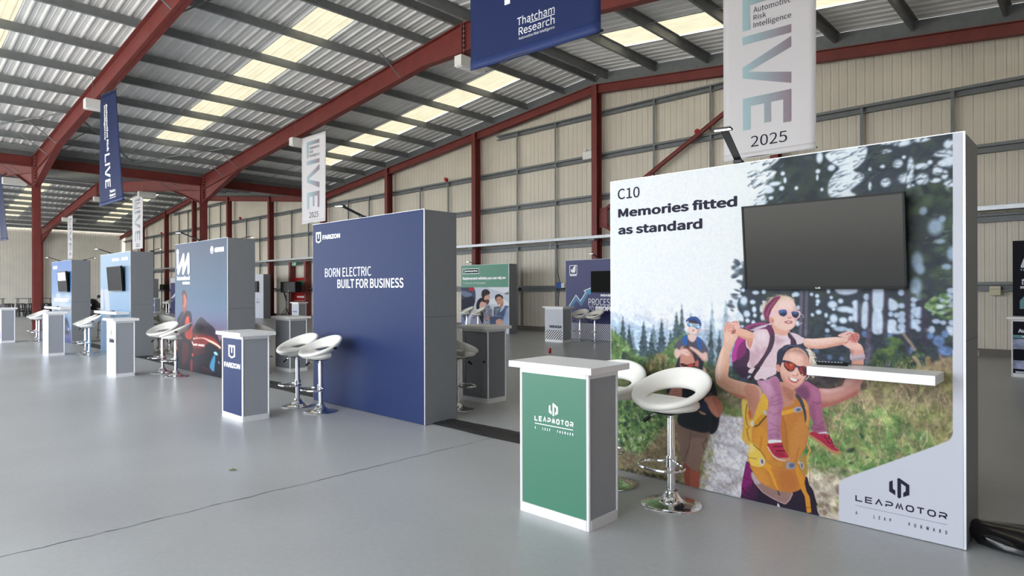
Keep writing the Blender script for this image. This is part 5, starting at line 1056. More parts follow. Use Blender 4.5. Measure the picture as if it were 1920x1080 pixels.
# 5. blue sky wall
BX0, BX1 = -24.003, -21.525
t = booth(BX0, BX1, 'farthest display wall of the row, printed with blue sky and a car', 'white_print', y=4.42); org = ((BX0+BX1)/2, 4.42, 0); F = Face(4.42, org); w = (BX1-BX0)/2
grid_art(art_sky(150, 150, None), 'printed_graphic', -w+.002, w-.012, .006, BOOTH_H-.002, -.001, t, gain=.40)
mb = MB(); mb.text('BYD', *F.box(100, 107.6, (100, 505.3), (100, 499.3)), M0, bold=.03); mb.text('BYD SEALION 7', *F.box(102.5, 129.5, (102.5, 565), (102.5, 558.6)), M0, bold=.02); mb.build('logo', 'ink_white', t)
shelf(*[F.box(102, 133, (110, 577), (110, 577))[k] for k in (0, 1)], .98, 1.04, .26, t)
tv5 = screen(at(110.5, 540, Y=4.36).x, at(127, 540, Y=4.36).x, 1.48, 2.08, 4.42, 'black television on the blue sky wall, showing a pale picture', tilt=4, mark=False, glass='dim_screen')
MB().box((-.47, -.0185, .03), (.47, -.0178, .27), Matrix.Translation((0, -.075, 0)) @ Matrix.Rotation(R(4), 4, 'X')).build('screen_picture', 'white_laminate', tv5)
remote(at(108, 540, Y=4.3).x, 4.3, 1.0405, 'black remote control on the shelf of the blue sky wall')
lamp(at(116, 480, Y=4.5).x, 4.43, BOOTH_H+.004, t, 'black arm lamp reaching left from the blue sky wall', .28, .09, R(10)); lamp(at(160, 480, Y=4.85).x, 4.85, BOOTH_H+.004, t, 'arm lamp at the rear of the blue sky wall', .2, .07, R(168))

# ------------------------------------------------------------------ reception counters
def counter(x0, x1, y0, y1, label, front='white_print', rz=0, top_z=1.02, door=False):
    t = thing('counter', label, 'counter', ((x0+x1)/2, (y0+y1)/2, 0), rz, None); w, d = (x1-x0)/2, (y1-y0)/2; H = top_z-.042
    MB().box((-w-.055, -d-.05, H), (w+.055, d+.05, top_z), bev=.003).build('worktop', 'white_laminate', t)
    f = MB(); s = .022
    for x in (-w+s/2, w-s/2):
        for y in (-d+s/2, d-s/2): f.tube([(x, y, .0), (x, y, H)], s/2*1.12, 14)
    f.box((-w+s, -d, H-.035), (w-s, -d+.016, H)).box((-w+s, d-.016, H-.035), (w-s, d, H)).box((-w, -d+s, H-.035), (-w+.016, d-s, H)).box((w-.016, -d+s, H-.035), (w, d-s, H))
    f.build('frame', 'aluminium', t)
    p = MB().box((-w+s, -d-.001, .0), (w-s, -d+.016, .062)).box((-w+s, d-.016, 0), (w-s, d+.001, .062)).box((-w-.001, -d+s, 0), (-w+.016, d-s, .062)).box((w-.016, -d+s, 0), (w+.004, d-s, .062)); p.build('plinth', 'aluminium', t)
    MB().box((-w+s, -d+.006, .06), (w-s, -d+.012, H-.03)).build('front_panel', front, t)
    sp = MB().box((-w+.006, -d+s, .06), (-w+.012, d-s, H-.03)).box((w-.012, -d+s, .06), (w-.006, d-s, H-.03)).box((-w+s, d-.012, .06), (w-s, d-.006, H-.03)); sp.build('side_panel', 'counter_grey' if not door else 'grey_panel', t)
    if door:
        dr = MB().box((-w+s+.02, -d-.004, .075), (w-s-.01, -d+.006, H-.06)); do = dr.build('door', 'grey_panel', t)
        fr = MB()
        for q in (((-w+s+.02, .075), (-w+s+.06, H-.06)), ((w-s-.05, .075), (w-s-.01, H-.06)), ((-w+s+.0605, H-.10), (w-s-.0505, H-.06)), ((-w+s+.0605, .075), (w-s-.0505, .115))): fr.box((q[0][0], -d-.009, q[0][1]), (q[1][0], -d-.004, q[1][1]))
        fr.build('door_frame', 'grey_panel', do); MB().tube([(w-s-.035, -d-.03, .55), (w-s-.035, -d-.008, .55)], .013, 10).build('knob', 'black_metal', do)
    return t, Matrix.Translation((0, -d+.0045, 0)), ((x0+x1)/2, (y0+y1)/2, 0)
t, Mc, o = counter(-2.918, -2.335, 3.158, 3.484, 'green fronted counter with white frame, nearest the camera', 'green_vinyl'); F = Face(3.162, o)
mb = MB(); car_emblem(mb, *F.box(1028.3, 1045.3, (1036, 780.4), (1036, 755.6)), Mc); strokes_text(mb, 'LEAPMOTOR', *F.box(1001.5, 1074.3, (1002, 788), (1002, 778.2)), .0078, Mc)
x0, x1, z0, z1 = F.box(1002, 1073.5, (1002, 793.6), (1002, 792.2)); mb.flat([(x0, z0), (x1, z0), (x1, z1), (x0, z1)], Mc); mb.text('A   LEAP   FORWARD', *F.box(1002, 1074, (1002, 803.2), (1002, 798.2)), Mc, bold=.035, spacing=1.9); mb.build('logo', 'ink_white', t)
t, Mc, o = counter(-7.735, -7.165, 3.10, 3.425, 'counter with navy front and white shield emblem', 'navy_print'); F = Face(3.104, o)
mb = MB(); shield(mb, *F.box(427.8, 440.2, (434, 672), (434, 647)), Mc); mb.build('emblem', 'ink_white', t); mb = MB(); mb.text('FARIZON', *F.box(419.8, 449.8, (420, 687), (420, 677.5)), Mc, bold=.018); mb.build('logo', 'ink_white', t)
t, Mc, o = counter(-13.03, -12.51, 3.205, 3.515, 'counter with plain white front and a small dark ring logo'); F = Face(3.209, o)
mb = MB(); cx, cz = F.p(208.6, 622.8); ring(mb, cx, cz, .078, .006, Mc); mb.stroke([(cx-.012, cz+.045), (cx-.012, cz-.02), (cx-.045, cz-.045)], .012, Mc); mb.stroke([(cx+.012, cz+.045), (cx+.012, cz-.02), (cx+.045, cz-.045)], .012, Mc); mb.text('GWM', *F.box(204.3, 213.3, (204.5, 642), (204.5, 634)), Mc, bold=.03); mb.build('logo', 'ink_dark', t)
t, Mc, o = counter(-18.35, -17.80, 3.20, 3.53, 'white and pale blue fronted counter before the blue sky wall'); d4 = .55
pb = MB().box((-.20, 0, .07), (.17, .0012, .80), Matrix.Translation((0, -.165+.004, 0))); mat('pale_blue_print', srgb(186, 208, 236), .4); pb.build('printed_graphic', 'pale_blue_print', t)
t, Mc, o = counter(-23.95, -23.38, 3.09, 3.42, 'leftmost counter, cut by the left edge of the photo', 'white_print')
MB().box((-.24, 0, .1), (.255, .0012, .34), Matrix.Translation((0, -.161, 0))).build('printed_graphic', MATS.get('violet_print') or mat('violet_print', srgb(120, 104, 176), .4), t)
counter(-6.452, -5.938, 5.815, 6.165, 'dark counter with cupboard door behind the navy wall', 'grey_panel', door=True)
counter(-11.50, -10.92, 5.60, 5.95, 'grey counter with door behind the gap left of the navy wall', 'grey_panel', door=True)
counter(-1.35, -.78, 5.66, 6.0, 'grey counter mostly hidden behind the wall with the hikers photo', 'grey_panel', door=True)

# ------------------------------------------------------------------ bar stools
def make_stool(name='bar_stool'):
    t = thing(name, 'white moon shaped bar stool on a chrome foot', 'bar stool')
    b = MB().lathe([(.0, .0), (.205, .0), (.207, .006), (.200, .012), (.150, .019), (.105, .030), (.072, .048), (.052, .072), (.044, .088), (.047, .094), (.046, .102), (.036, .108), (.0, .108)], 48); b.build('foot', 'chrome', t)
    MB().lathe([(.0, .1), (.0265, .1), (.0265, .60), (.025, .604), (.0, .604)], 24).build('column', 'chrome', t)
    MB().lathe([(.0, .60), (.0225, .60), (.0225, .66), (.0, .66)], 20).build('gas_lift', 'chrome', t)
    c = MB().lathe([(.0, .262), (.037, .262), (.038, .27), (.038, .335), (.037, .343), (.0, .343)], 24)
    pts = []
    for i in range(25):
        a = -math.pi*.12+2*math.pi*.88*i/24+math.pi*.12+R(22)-R(22); th = math.pi/2+R(28)+(2*math.pi-R(56))*i/24
        pts.append((.165*math.cos(th), -.115+.125*math.sin(th), .29))
    pts = [(.028, .01, .30)]+[pts[0]]+pts[1:-1][::-1][::-1]+[pts[-1]]+[(-.028, .01, .30)] if pts[0][0] > 0 else [(-.028, .01, .30)]+pts+[(.028, .01, .30)]
    c.tube(pts, .0105, 10); c.build('footrest', 'chrome', t)
    # ring cushion: low and flat in front (-y), rising and turning to face forward at the back
    n, k = 56, 16; vs = []; fs = []
    for i in range(n):
        th = 2*math.pi*i/n; ct = math.cos(th); back = (1+ct)/2                # th = 0 at the back
        phi = R(4)+R(60)*back**1.1; hw = .046+.036*back; ht = .027
        c0 = Vector((.224*math.sin(th), .208*ct, .712+.152*back)); rad = Vector((math.sin(th), ct, 0)); d1 = rad*math.cos(phi)+Vector((0, 0, 1))*math.sin(phi); d2 = -rad*math.sin(phi)+Vector((0, 0, 1))*math.cos(phi)
        for j in range(k):
            a = 2*math.pi*j/k; ca, sa = math.cos(a), math.sin(a)
            vs.append(c0+d1*hw*math.copysign(abs(ca)**.8, ca)+d2*ht*math.copysign(abs(sa)**.8, sa))
    for i in range(n):
        for j in range(k): fs.append((i*k+j, ((i+1) % n)*k+j, ((i+1) % n)*k+(j+1) % k, i*k+(j+1) % k))
    ringo = MB().add(vs, fs, True).build('backrest_ring', 'white_leather', t, sharp=180)
    # seat pad: D-shaped cushion filling the front of the ring
    pad = MB(); prof = []
    m_ = 40
    for i in range(m_):
        a = 2*math.pi*i/m_; x = .215*math.cos(a); y = -.02+.215*math.sin(a)
        if y > .035: y = .035+(y-.035)*.12
        prof.append((x, y))
    for s, z in ((0, .744), (.7, .744), (.92, .741), (1.0, .728), (1.01, .700), (.92, .678), (.5, .668), (0, .666)):
        prof_r = [(x*s, (y+.05)*s-.05, z+(.010 if (y > 0 and s < 1 and z > .7) else 0)) for x, y in prof]
        pad.v += prof_r
    for r_ in range(7):
        for i in range(m_): pad.f.append((r_*m_+i, (r_+1)*m_+i, (r_+1)*m_+(i+1) % m_, r_*m_+(i+1) % m_)); pad.sm.append(True)
    pad.build('seat', 'white_leather', t, sharp=180)
    MB().box((-.07, -.10, .640), (.07, .05, .652), bev=.004).build('mounting_plate', 'black_metal', t)
    MB().lathe([(0, .652), (.10, .652), (.125, .665), (.135, .69), (.0, .70)], 28, (0, -.01, 0)).build('underside_shell', 'white_leather', t, sharp=180)
    lv = MB().tube([(-.02, -.03, .642), (-.07, -.05, .64), (-.115, -.085, .61)], .006, 8).build('lever', 'chrome', t); MB().tube([(-.112, -.082, .612), (-.15, -.112, .572)], [.010, .013], 10).build('lever_grip', 'black_plastic', lv)
    tg = MB().box((.0, -.022, -.014), (.003, .022, .014), Matrix.Translation((.283, .03, .80)) @ Matrix.Rotation(R(35), 4, 'Y')); tg.build('fabric_tag', 'black_plastic', t)
    return t
proto = make_stool(); used = [False]
def stool(x, y, rz, label):
    o = proto if not used[0] else copy_tree(proto); used[0] = True
    return place(o, (x, y, 0), rz, label)
stool(-2.215, 3.955, R(-6), 'white bar stool beside the green counter, fully in view before the hikers')
stool(-2.80, 4.06, R(8), 'white bar stool half hidden behind the green counter')
stool(-7.66, 4.035, R(4), 'left of the two white bar stools at the navy wall')
stool(-7.075, 4.03, R(1), 'right of the two white bar stools at the navy wall')
stool(-12.56, 3.975, R(20), 'white bar stool at the left edge of the dusk photo wall')
stool(-11.86, 3.965, R(-24), 'white bar stool in front of the dusk photo car')
stool(-17.92, 3.965, R(-8), 'farther of the two stools between the pale blue walls')
stool(-17.30, 3.905, R(-6), 'nearer of the two stools between the pale blue walls')
stool(-24.0, 4.04, R(0), 'farther white stool beside the red column, behind the white and pale blue counter')
stool(-23.2, 3.965, R(2), 'nearer white stool beside the red column, behind the white and pale blue counter')
for u, v, rz, lab in ((858, 768, 175, 'stool peeping out behind the navy wall beside the dark counter'), (486, 700, 200, 'stool behind the dusk photo wall, only its shaded ring showing'), (298, 658, 170, 'dark looking stool behind the right edge of the pale blue wall'), (317.4, 662.5, 205, 'stool behind the pale blue wall, seen left of the dusk photo'), (185, 637, 190, 'stool behind the blue sky wall near the motorcycle')):
    p = at(u, v, Z=0); stool(p.x, p.y, R(rz), lab)
stool(-11.26, 14.81, R(-2), 'white stool left of the two at the navy arrow wall'); stool(-10.66, 14.72, R(-14), 'white stool right of the two at the navy arrow wall')
# ------------------------------------------------------------------ display walls along the rear of the hall
def art_office(W, H, to):
    A = Art(W, H, to, 9); c = lambda *q: [(860+a/7.71, 490+b/7.71) for a, b in q]
    A.a[:] = np.array((196, 202, 216))/255
    A.fill([(855, 538), (960, 538), (960, 640), (855, 640)], (206, 212, 226), False)
    A.fill(c((30, 380), (220, 380), (225, 640), (30, 900)), (70, 76, 100), True, 1); A.fill(c((150, 385), (215, 385), (218, 430), (160, 420)), (196, 40, 56), True, 0); A.fill(c((40, 430), (120, 440), (200, 480), (120, 520), (40, 480)), (120, 132, 160), True, 1); A.fill(c((40, 560), (210, 520), (210, 640), (40, 720)), (40, 44, 62), True, 1)
    A.fill(c((430, 380), (740, 370), (740, 470), (560, 430)), (232, 234, 242), True, 1); A.fill(c((440, 570), (560, 520), (735, 600), (735, 640), (470, 620)), (234, 236, 244), True, 1); A.fill(c((660, 470), (740, 440), (740, 480)), (120, 126, 144), True, 0)
    A.fill(c((515, 665), (620, 650), (625, 800), (510, 800)), (84, 92, 112), False); A.fill(c((530, 680), (610, 670), (610, 790), (525, 790)), (140, 152, 172), False)
    A.fill(c((30, 760), (70, 770), (90, 920), (30, 920)), (120, 132, 176), True, 1)
    A.fill(c((165, 900), (190, 800), (260, 740), (330, 760), (380, 900), (380, 960), (160, 960)), (150, 150, 176), True, 1)
    A.fill(c((345, 640), (400, 600), (470, 680), (480, 760), (450, 920), (360, 920), (340, 780)), (150, 156, 176), True, 0)
    A.scatter(c((345, 640), (400, 600), (470, 680), (480, 760), (450, 920), (360, 920), (340, 780)), 90, (.8, 2), [(60, 62, 82), (220, 222, 232), (90, 92, 116)], 1.5, alpha=.8)
    A.fill(c((340, 500), (350, 440), (440, 430), (450, 520), (440, 590), (410, 620), (370, 570)), (214, 170, 152), True, 0); A.fill(c((330, 480), (345, 425), (400, 405), (450, 440), (445, 475), (385, 500), (360, 560), (340, 530)), (50, 42, 44), True, 0); A.fill(c((385, 560), (440, 560), (440, 600), (410, 620)), (96, 70, 64), True, 0); A.line(c((395, 500), (415, 497)), 1.2, (70, 48, 46), .8); A.line(c((425, 497), (442, 494)), 1.2, (70, 48, 46), .8); A.line(c((436, 505), (448, 540), (436, 545)), 1, (170, 120, 104), .8)
    A.fill(c((300, 640), (310, 590), (360, 570), (395, 600), (390, 650), (340, 680)), (222, 178, 164), True, 0); A.fill(c((255, 660), (270, 580), (320, 530), (370, 550), (390, 600), (340, 580), (305, 620), (310, 700), (360, 760), (350, 900), (320, 860), (280, 740)), (34, 32, 40), True, 0)
    A.fill(c((545, 800), (580, 720), (650, 650), (735, 670), (738, 900), (640, 920), (560, 860)), (98, 116, 154), True, 0); A.fill(c((600, 720), (640, 640), (670, 640), (640, 700), (600, 740)), (206, 218, 238), True, 0); A.fill(c((690, 700), (735, 680), (738, 900), (660, 920), (640, 880)), (170, 188, 224), True, 1)
    A.fill(c((535, 540), (560, 500), (620, 500), (650, 580), (640, 640), (600, 670), (560, 620)), (206, 156, 134), True, 0); A.fill(c((525, 530), (540, 490), (590, 475), (640, 510), (640, 545), (600, 510), (550, 530), (545, 580)), (60, 50, 52), True, 0); A.fill(c((575, 632), (600, 624), (608, 634), (588, 645)), (240, 236, 236), True, 0); A.line(c((552, 568), (575, 562)), 1.3, (70, 46, 42), .9); A.line(c((595, 556), (622, 552)), 1.3, (70, 46, 42), .9); A.line(c((578, 570), (572, 604), (590, 606)), 1, (160, 108, 92), .8); A.fill(c((600, 640), (640, 600), (640, 640), (605, 668)), (172, 118, 98), True, 2, .7)
    A.fill(c((450, 790), (615, 790), (620, 910), (450, 910)), (80, 92, 122), False); A.line(c((452, 795), (615, 795)), 1.5, (190, 200, 216), .9)
    A.fill(c((540, 860), (590, 830), (640, 860), (650, 920), (560, 920)), (216, 172, 154), True, 0); A.fill(c((400, 800), (440, 790), (445, 850), (420, 860)), (206, 150, 134), True, 0)
    return A
EX0, EX1, EY = -17.22, -14.80, 15.50
t = booth(EX0, EX1, 'green topped display wall with a photo of three people', 'green_print', y=EY, d=.4); org = ((EX0+EX1)/2, EY, 0); F = Face(EY, org); w = (EX1-EX0)/2
Ao = art_office(200, 160, lambda p: np.array([((at(u, v, Y=EY).x-EX0)/(EX1-EX0)*200, (1.60-at(u, v, Y=EY).z)/1.60*160) for u, v in p]))
grid_art(Ao, 'printed_photo', -w+.002, w-.012, .006, 1.60, -.001, t)
mb = MB(); mb.text('Replacement vehicles you can rely on', *F.box(867.6, 948.2, (868, 526), (868, 519.6)), M0, bold=.03); mb.text("Trusted by the UK's top insurers.", *F.box(868, 911, (868, 533.6), (868, 529.2)), M0)
x0, x1, z0, z1 = F.box(867.4, 897.8, (868, 513.6), (868, 504.4)); mb.stroke([(x0, z0), (x1, z0), (x1, z1), (x0, z1), (x0, z0)], .018, M0); mb.build('headline', 'ink_white', t)
bk = MB().flat([(x0+.16, z0+.03), (x1-.03, z0+.03), (x1-.03, z1-.03), (x0+.16, z1-.03)], M0); bk.build('logo_field', 'ink_dark', t)
mb = MB(); mb.text('enterprise', x0+.13, x1-.045, z0+.05, z1-.05, Matrix.Translation((0, -.006, 0)), bold=.03); mb.build('logo', 'ink_white', t)
for (u, rz, lab) in ((877.5, -26, 'left stool of two before the photo of three people'), (895, -28, 'right stool of two before the photo of three people')):
    p = at(u, 640, Y=(14.75 if u < 880 else 14.45)); stool(p.x-(.06 if u < 880 else -.04), p.y, R(rz), lab)
lamp(at(893, 490, Y=15.5).x, EY+.02, BOOTH_H+.004, t, 'small arm lamp above the photo of three people', .5, .08, R(10))
# navy wall with the rising arrow
IX0, IX1, IY = -12.10, -9.67, 15.20
t = booth(IX0, IX1, 'navy display wall with a rising arrow and striped foot', mat('deep_navy_print', srgb(40, 46, 104), .4), y=IY, d=.4); org = ((IX0+IX1)/2, IY, 0); F = Face(IY, org); P = F.p; w = (IX1-IX0)/2
c_ = lambda a, b: P(1050+a/6., 480+b/6.)
ar = MB().flat([c_(95, 575), c_(180, 440), c_(232, 505), c_(290, 410), c_(272, 390), c_(368, 350), c_(340, 440), c_(318, 425), c_(240, 570), c_(185, 500), c_(120, 620)], M0); ramp_mat('arrow_gradient', 2, .7, srgb(40, 60, 130), 1.8, srgb(84, 170, 206), .4); ar.build('printed_arrow', 'arrow_gradient', t)
mb = MB(); mb.stroke([c_(95, 578), c_(180, 440), c_(232, 505), c_(290, 410), c_(272, 390), c_(368, 350)], .022, Matrix.Translation((0, -.006, 0)))
x0, z1 = c_(110, 108); x1, z0 = c_(190, 205); mb.stroke([(x0, z0), (x1, z0), (x1, z1), (x0, z1), (x0, z0)], .02, M0)
mb.flat([(x0+.04, z0+.08), (x0+.10, z0+.05), (x0+.20, z0+.05), (x0+.22, z0+.12), (x1-.05, z0+.20), (x1-.04, z0+.30), (x0+.22, z0+.27), (x0+.14, z1-.05), (x0+.10, z1-.14), (x0+.05, z1-.10)], M0)
mb.text('INDASA', *F.box(1069, 1081.6, (1069, 518), (1069, 514.6)), M0, bold=.03); mb.text('INDASA', *F.box(1126, 1147, (1126, 556), (1126, 551.4)), M0, bold=.03); mb.text('PROCESS', *F.box(1103.5, 1150, (1104, 572.5), (1104, 559.6)), M0); mb.text('TO', *F.box(1104, 1113.4, (1104, 582.6), (1104, 573.8)), M0); mb.text('PROFIT', *F.box(1116.3, 1153, (1117, 583), (1117, 574)), M0, bold=.03)
mb.build('headline', 'ink_white', t)
st = MB().flat([(-w+.004, .01), (w-.014, .01), (w-.014, .50), (-w+.004, .50)], M0); m = mat('stripe_print', srgb(235, 236, 244), .4); nt = m.node_tree
def stripes(m, dark, light, scale, rot=45):
    nt = m.node_tree; b = nt.nodes['Principled BSDF']; tc = nt.nodes.new('ShaderNodeTexCoord'); mp = nt.nodes.new('ShaderNodeMapping'); wv = nt.nodes.new('ShaderNodeTexWave'); rp = nt.nodes.new('ShaderNodeValToRGB')
    mp.inputs['Rotation'].default_value = (0, R(rot), 0); wv.inputs['Scale'].default_value = scale; rp.color_ramp.interpolation = 'CONSTANT'; rp.color_ramp.elements[0].color = dark; rp.color_ramp.elements[1].color = light; rp.color_ramp.elements[1].position = .5
    nt.links.new(tc.outputs['Object'], mp.inputs[0]); nt.links.new(mp.outputs[0], wv.inputs[0]); nt.links.new(wv.outputs[0], rp.inputs[0]); nt.links.new(rp.outputs[0], b.inputs['Base Color'])
stripes(m, srgb(36, 40, 88), srgb(228, 230, 240), 6.2); st.build('striped_foot', 'stripe_print', t)
screen(-11.08, -9.95, 1.42, 2.05, IY, 'black television on the navy arrow wall', tilt=0, mark=False, glass='dim_screen')
lamp(at(1122, 480, Y=IY).x, IY+.02, BOOTH_H+.004, t, 'black arm lamp above the navy arrow wall', .55, .12, R(14))
t, Mc, o = counter(-11.90, -11.24, 13.98, 14.40, 'white counter with a striped foot before the navy arrow wall', 'white_print'); F = Face(13.98, o)
mb = MB(); mb.text('INDASA', *F.box(1029.8, 1053, (1030, 614.6), (1030, 609.4)), Mc, bold=.02); mb.build('logo', 'ink_dark', t)
m = mat('black_stripe_print', srgb(235, 236, 240), .4); stripes(m, srgb(30, 30, 36), srgb(232, 233, 238), 5.5, -45); MB().flat([(-.305, .07), (.305, .07), (.305, .35), (-.305, .35)], Mc).build('striped_foot', 'black_stripe_print', t)
# dark wall and counter at the right edge
mat('dark_print', srgb(20, 21, 32), .5, spec=.1); mat('teal_print', srgb(84, 140, 146), .4); mat('pale_photo', srgb(150, 156, 190), .4)
t = booth(-1.30, 1.12, 'near black display wall with pale letters at the right edge', 'dark_print', y=15.2, d=.4, edge='black_metal'); F = Face(15.2, (-.09, 15.2, 0))
mb = MB(); mb.text('A', *F.box(1913.5, 1932, (1914, 502.4), (1914, 484)), M0, bold=.04); mb.text('THE', *F.box(1912.2, 1931, (1913, 508), (1913, 504.8)), M0); mb.text('a', *F.box(1915.5, 1921, (1915, 528), (1915, 523)), M0, bold=.02); mb.text('t', *F.box(1915.5, 1919.5, (1915, 534), (1915, 528.8)), M0, bold=.02); mb.text('se', *F.box(1912.5, 1922, (1912, 541.2), (1912, 536.4)), M0, bold=.02); mb.build('headline', 'silver_letter', t)
x0, x1, z0, z1 = F.box(1912, 1935, (1912, 579), (1912, 556)); MB().flat([(x0, z0), (x1, z0), (x1, z1), (x0+.06, z1), (x0, z1-.08)], M0).build('printed_photo', 'teal_print', t)
t, Mc, o = counter(-1.19, -.55, 13.66, 14.05, 'white framed counter with dark printed front at the right edge', 'dark_print'); F = Face(13.664, o)
mb = MB(); mb.text('Auto', *F.box(1908.5, 1934, (1909, 623.8), (1909, 616.6)), Mc, bold=.03); mb.text('www.', *F.box(1903.3, 1921, (1904, 699.4), (1904, 695.6)), Mc, bold=.03); mb.build('headline', 'silver_letter', t)
x0, x1, z0, z1 = F.box(1896.8, 1945, (1897, 633.6), (1897, 627.6)); x1 = .29; MB().flat([(x0, z0), (x1, z0), (x1, z1), (x0, z1)], Mc).build('teal_band', 'teal_print', t); MB().text('www', x0+.13, x0+.36, z0+.012, z1-.012, Matrix.Translation((0, Mc.translation.y-.002, 0)), bold=.03).build('band_lettering', 'silver_letter', t)
ph = MB()
for a, b in ((635, 654), (675, 691)):
    _, _, z0, z1 = F.box(1897, 1900, (1897, b), (1897, a)); ph.flat([(x0, z0), (.29, z0), (.29, z1), (x0, z1)], Mc)
mm = mat('pale_photo_print', srgb(150, 156, 190), .4, noise=.5, nscale=9); ph.build('printed_photo', 'pale_photo_print', t)
# farther walls seen through the gaps
def far_wall(u0, u1, v, label, front, edge='alu_edge', d=.4, w=None):
    p = at(u1, v, Z=2.4); p0 = at(u0, 540, Y=p.y); return booth(p.x-(w or (p.x-p0.x)), p.x, label, front, y=p.y, d=d, edge=edge), p
t, p = far_wall(470, 493.6, 513.9, 'far white display wall with a small television left of the fire exit', 'white_print', w=2.43)
MB().text('news', .35, .75, .98, 1.06, Matrix.Translation((0, -.004, 0))).build('lettering', 'pale_photo', t)
screen(p.x-1.55, p.x-.50, 1.42, 2.02, p.y, 'small looking television on the far white display wall', tilt=0, mark=False)
MB().box((.0, -.2, .86), (.75, 0, .92)).build('shelf', 'white_laminate', t)
p = at(320, 521, Z=2.4); wx = 2.43
t = booth(p.x, p.x+wx, 'far navy and white display wall left of the dusk photo wall', 'deep_navy_print', y=p.y, d=.4)
MB().flat([(-w, 2.05), (w-.02, 2.05), (w-.02, 2.39), (-w, 2.39)], M0).flat([(-w, 1.0), (-w+.5, 1.0), (w-.02, 1.9), (w-.3, 1.9)], M0).build('printed_shape', 'white_print', t)
p = at(291.6, 522.8, Z=2.4); booth(p.x-2.43, p.x, 'far grey ended display wall beside the pale blue wall', 'grey_panel', y=p.y-.3, d=.5)
p = at(301, 585.8, Z=0); t, Mc, o = counter(p.x-.62, p.x, p.y-.38, p.y, 'far counter with blue bands seen beside the pale blue wall', 'white_print')
MB().flat([(-.28, .62), (.28, .62), (.28, .92), (-.28, .92)], Mc).flat([(-.28, .07), (.28, .07), (.28, .45), (-.28, .45)], Mc).build('printed_band', MATS.get('blue_plastic'), t)
p = at(577, 566.4, Z=1.02); t, Mc, o = counter(p.x-.60, p.x-.02, p.y-.40, p.y-.05, 'small white printed counter beneath the fire exit door', 'white_print')
mb = MB()
for z in (.60, .36): mb.flat([(-.2, z), (.16, z), (.16, z+.05), (-.2, z+.05)], Mc)
mb.build('printed_band', 'violet_print', t)
for i, (u, v) in enumerate(((312, 588), (317, 588.5))):
    p = at(u, v, Z=0); stool(p.x, p.y, R(-25), ('left of two far stools at the navy and white wall', 'right of two far stools at the navy and white wall')[i])

# ------------------------------------------------------------------ hanging banners
LIVE_Q = [((0, .218), (1, .218), (1, .35), (0, .35)), ((0, .35), (.165, .35), (.165, .785), (0, .785)), ((0, .885), (1, .885), (1, 1.03), (0, 1.03)),
          ((0, 1.435), (1, 1.09), (1, 1.275), (.12, 1.53)), ((0, 1.435), (.12, 1.53), (.06, 1.59), (0, 1.63)), ((.12, 1.53), (1, 1.707), (1, 1.90), (0, 1.63)),
          ((0, 2.0), (1, 2.0), (1, 2.155), (0, 2.155)), ((0, 2.155), (.165, 2.155), (.165, 2.575), (0, 2.575)), ((.45, 2.155), (.59, 2.155), (.59, 2.50), (.45, 2.50)), ((.84, 2.155), (1, 2.155), (1, 2.56), (.84, 2.56))]
def live_letters(mb, x0, x1, z0=0, k=1, n=6):
    """the word LIVE turned a quarter clockwise, in banner coordinates (x across, z down from the top), as fine quads"""
    for q in LIVE_Q:
        P = [(x0+a*(x1-x0), z0-b*k) for a, b in q]; vs = []
        for j in range(n+1):
            for i in range(n+1):
                s, t_ = i/n, j/n; vs.append(tuple((1-s)*(1-t_)*P[0][c]+s*(1-t_)*P[1][c]+s*t_*P[2][c]+(1-s)*t_*P[3][c] for c in (0, 1)))
        mb.add([(x, 0, z) for x, z in vs], [(j*(n+1)+i, j*(n+1)+i+1, (j+1)*(n+1)+i+1, (j+1)*(n+1)+i) for j in range(n) for i in range(n)])
def banner(pTL, pTR, pBL, pBR, label, kind, group):
    """cloth hung between a top bar and a hem; the four corners may twist"""
    t = thing('hanging_banner', label, 'banner', tuple((Vector(pTL)+Vector(pTR))/2), 0, group); o = Vector(t.location)
    TL, TR, BL, BR = [Vector(p)-o for p in (pTL, pTR, pBL, pBR)]; H = (TL-BL).length; Wd = 1.6
    def S(x, z, off=0):
        a, b = x/Wd, -z/H; p = (TL*(1-a)+TR*a)*(1-b)+(BL*(1-a)+BR*a)*b
        n = Vector((-(TR-TL).y, (TR-TL).x, 0)).normalized(); return p-n*(off+.008*math.sin(a*5+b*3))
    def warp(mb, off):
        mb.v = [tuple(S(v[0], v[2], off)) for v in mb.v]; return mb
    def sub(x0, x1, z0, z1, nx=14, nz=26):
        g = MB(); vs = [(x0+(x1-x0)*i/nx, 0, z0+(z1-z0)*j/nz) for j in range(nz+1) for i in range(nx+1)]
        g.add(vs, [(j*(nx+1)+i, j*(nx+1)+i+1, (j+1)*(nx+1)+i+1, (j+1)*(nx+1)+i) for j in range(nz) for i in range(nx)], True); return g
    c = 'banner_white' if kind == 'white' else 'banner_navy'
    f = warp(sub(0, Wd, -.02, -H+.0), 0).build('cloth', c, t, sharp=180); sd = f.modifiers.new('thickness', 'SOLIDIFY'); sd.thickness = .004; sd.offset = -1
    hem = warp(sub(0, Wd, -H+.11, -H, 14, 2), .006).build('hem', 'banner_hem' if kind != 'white' else 'banner_white', t, sharp=180); sd = hem.modifiers.new('thickness', 'SOLIDIFY'); sd.thickness = .004; sd.offset = -1
    for a, b, z in ((TL, TR, 0), (BL, BR, .015)): MB().tube([S(-.012, 0 if z == 0 else -H+.02, -.012), S(Wd+.012, 0 if z == 0 else -H+.02, -.012)], .013, 8).build('rod', 'black_metal', t)
    k = MB()
    for x in (.1, Wd-.1):
        q = S(x, 0); zt = rtop(o.x+q.x)-.5-o.z; k.tube([q, (q.x, q.y+.15, max(zt, .05))], .004, 5)
    k.build('cord', 'galvanised_purlin', t)
    return t, S, warp, H
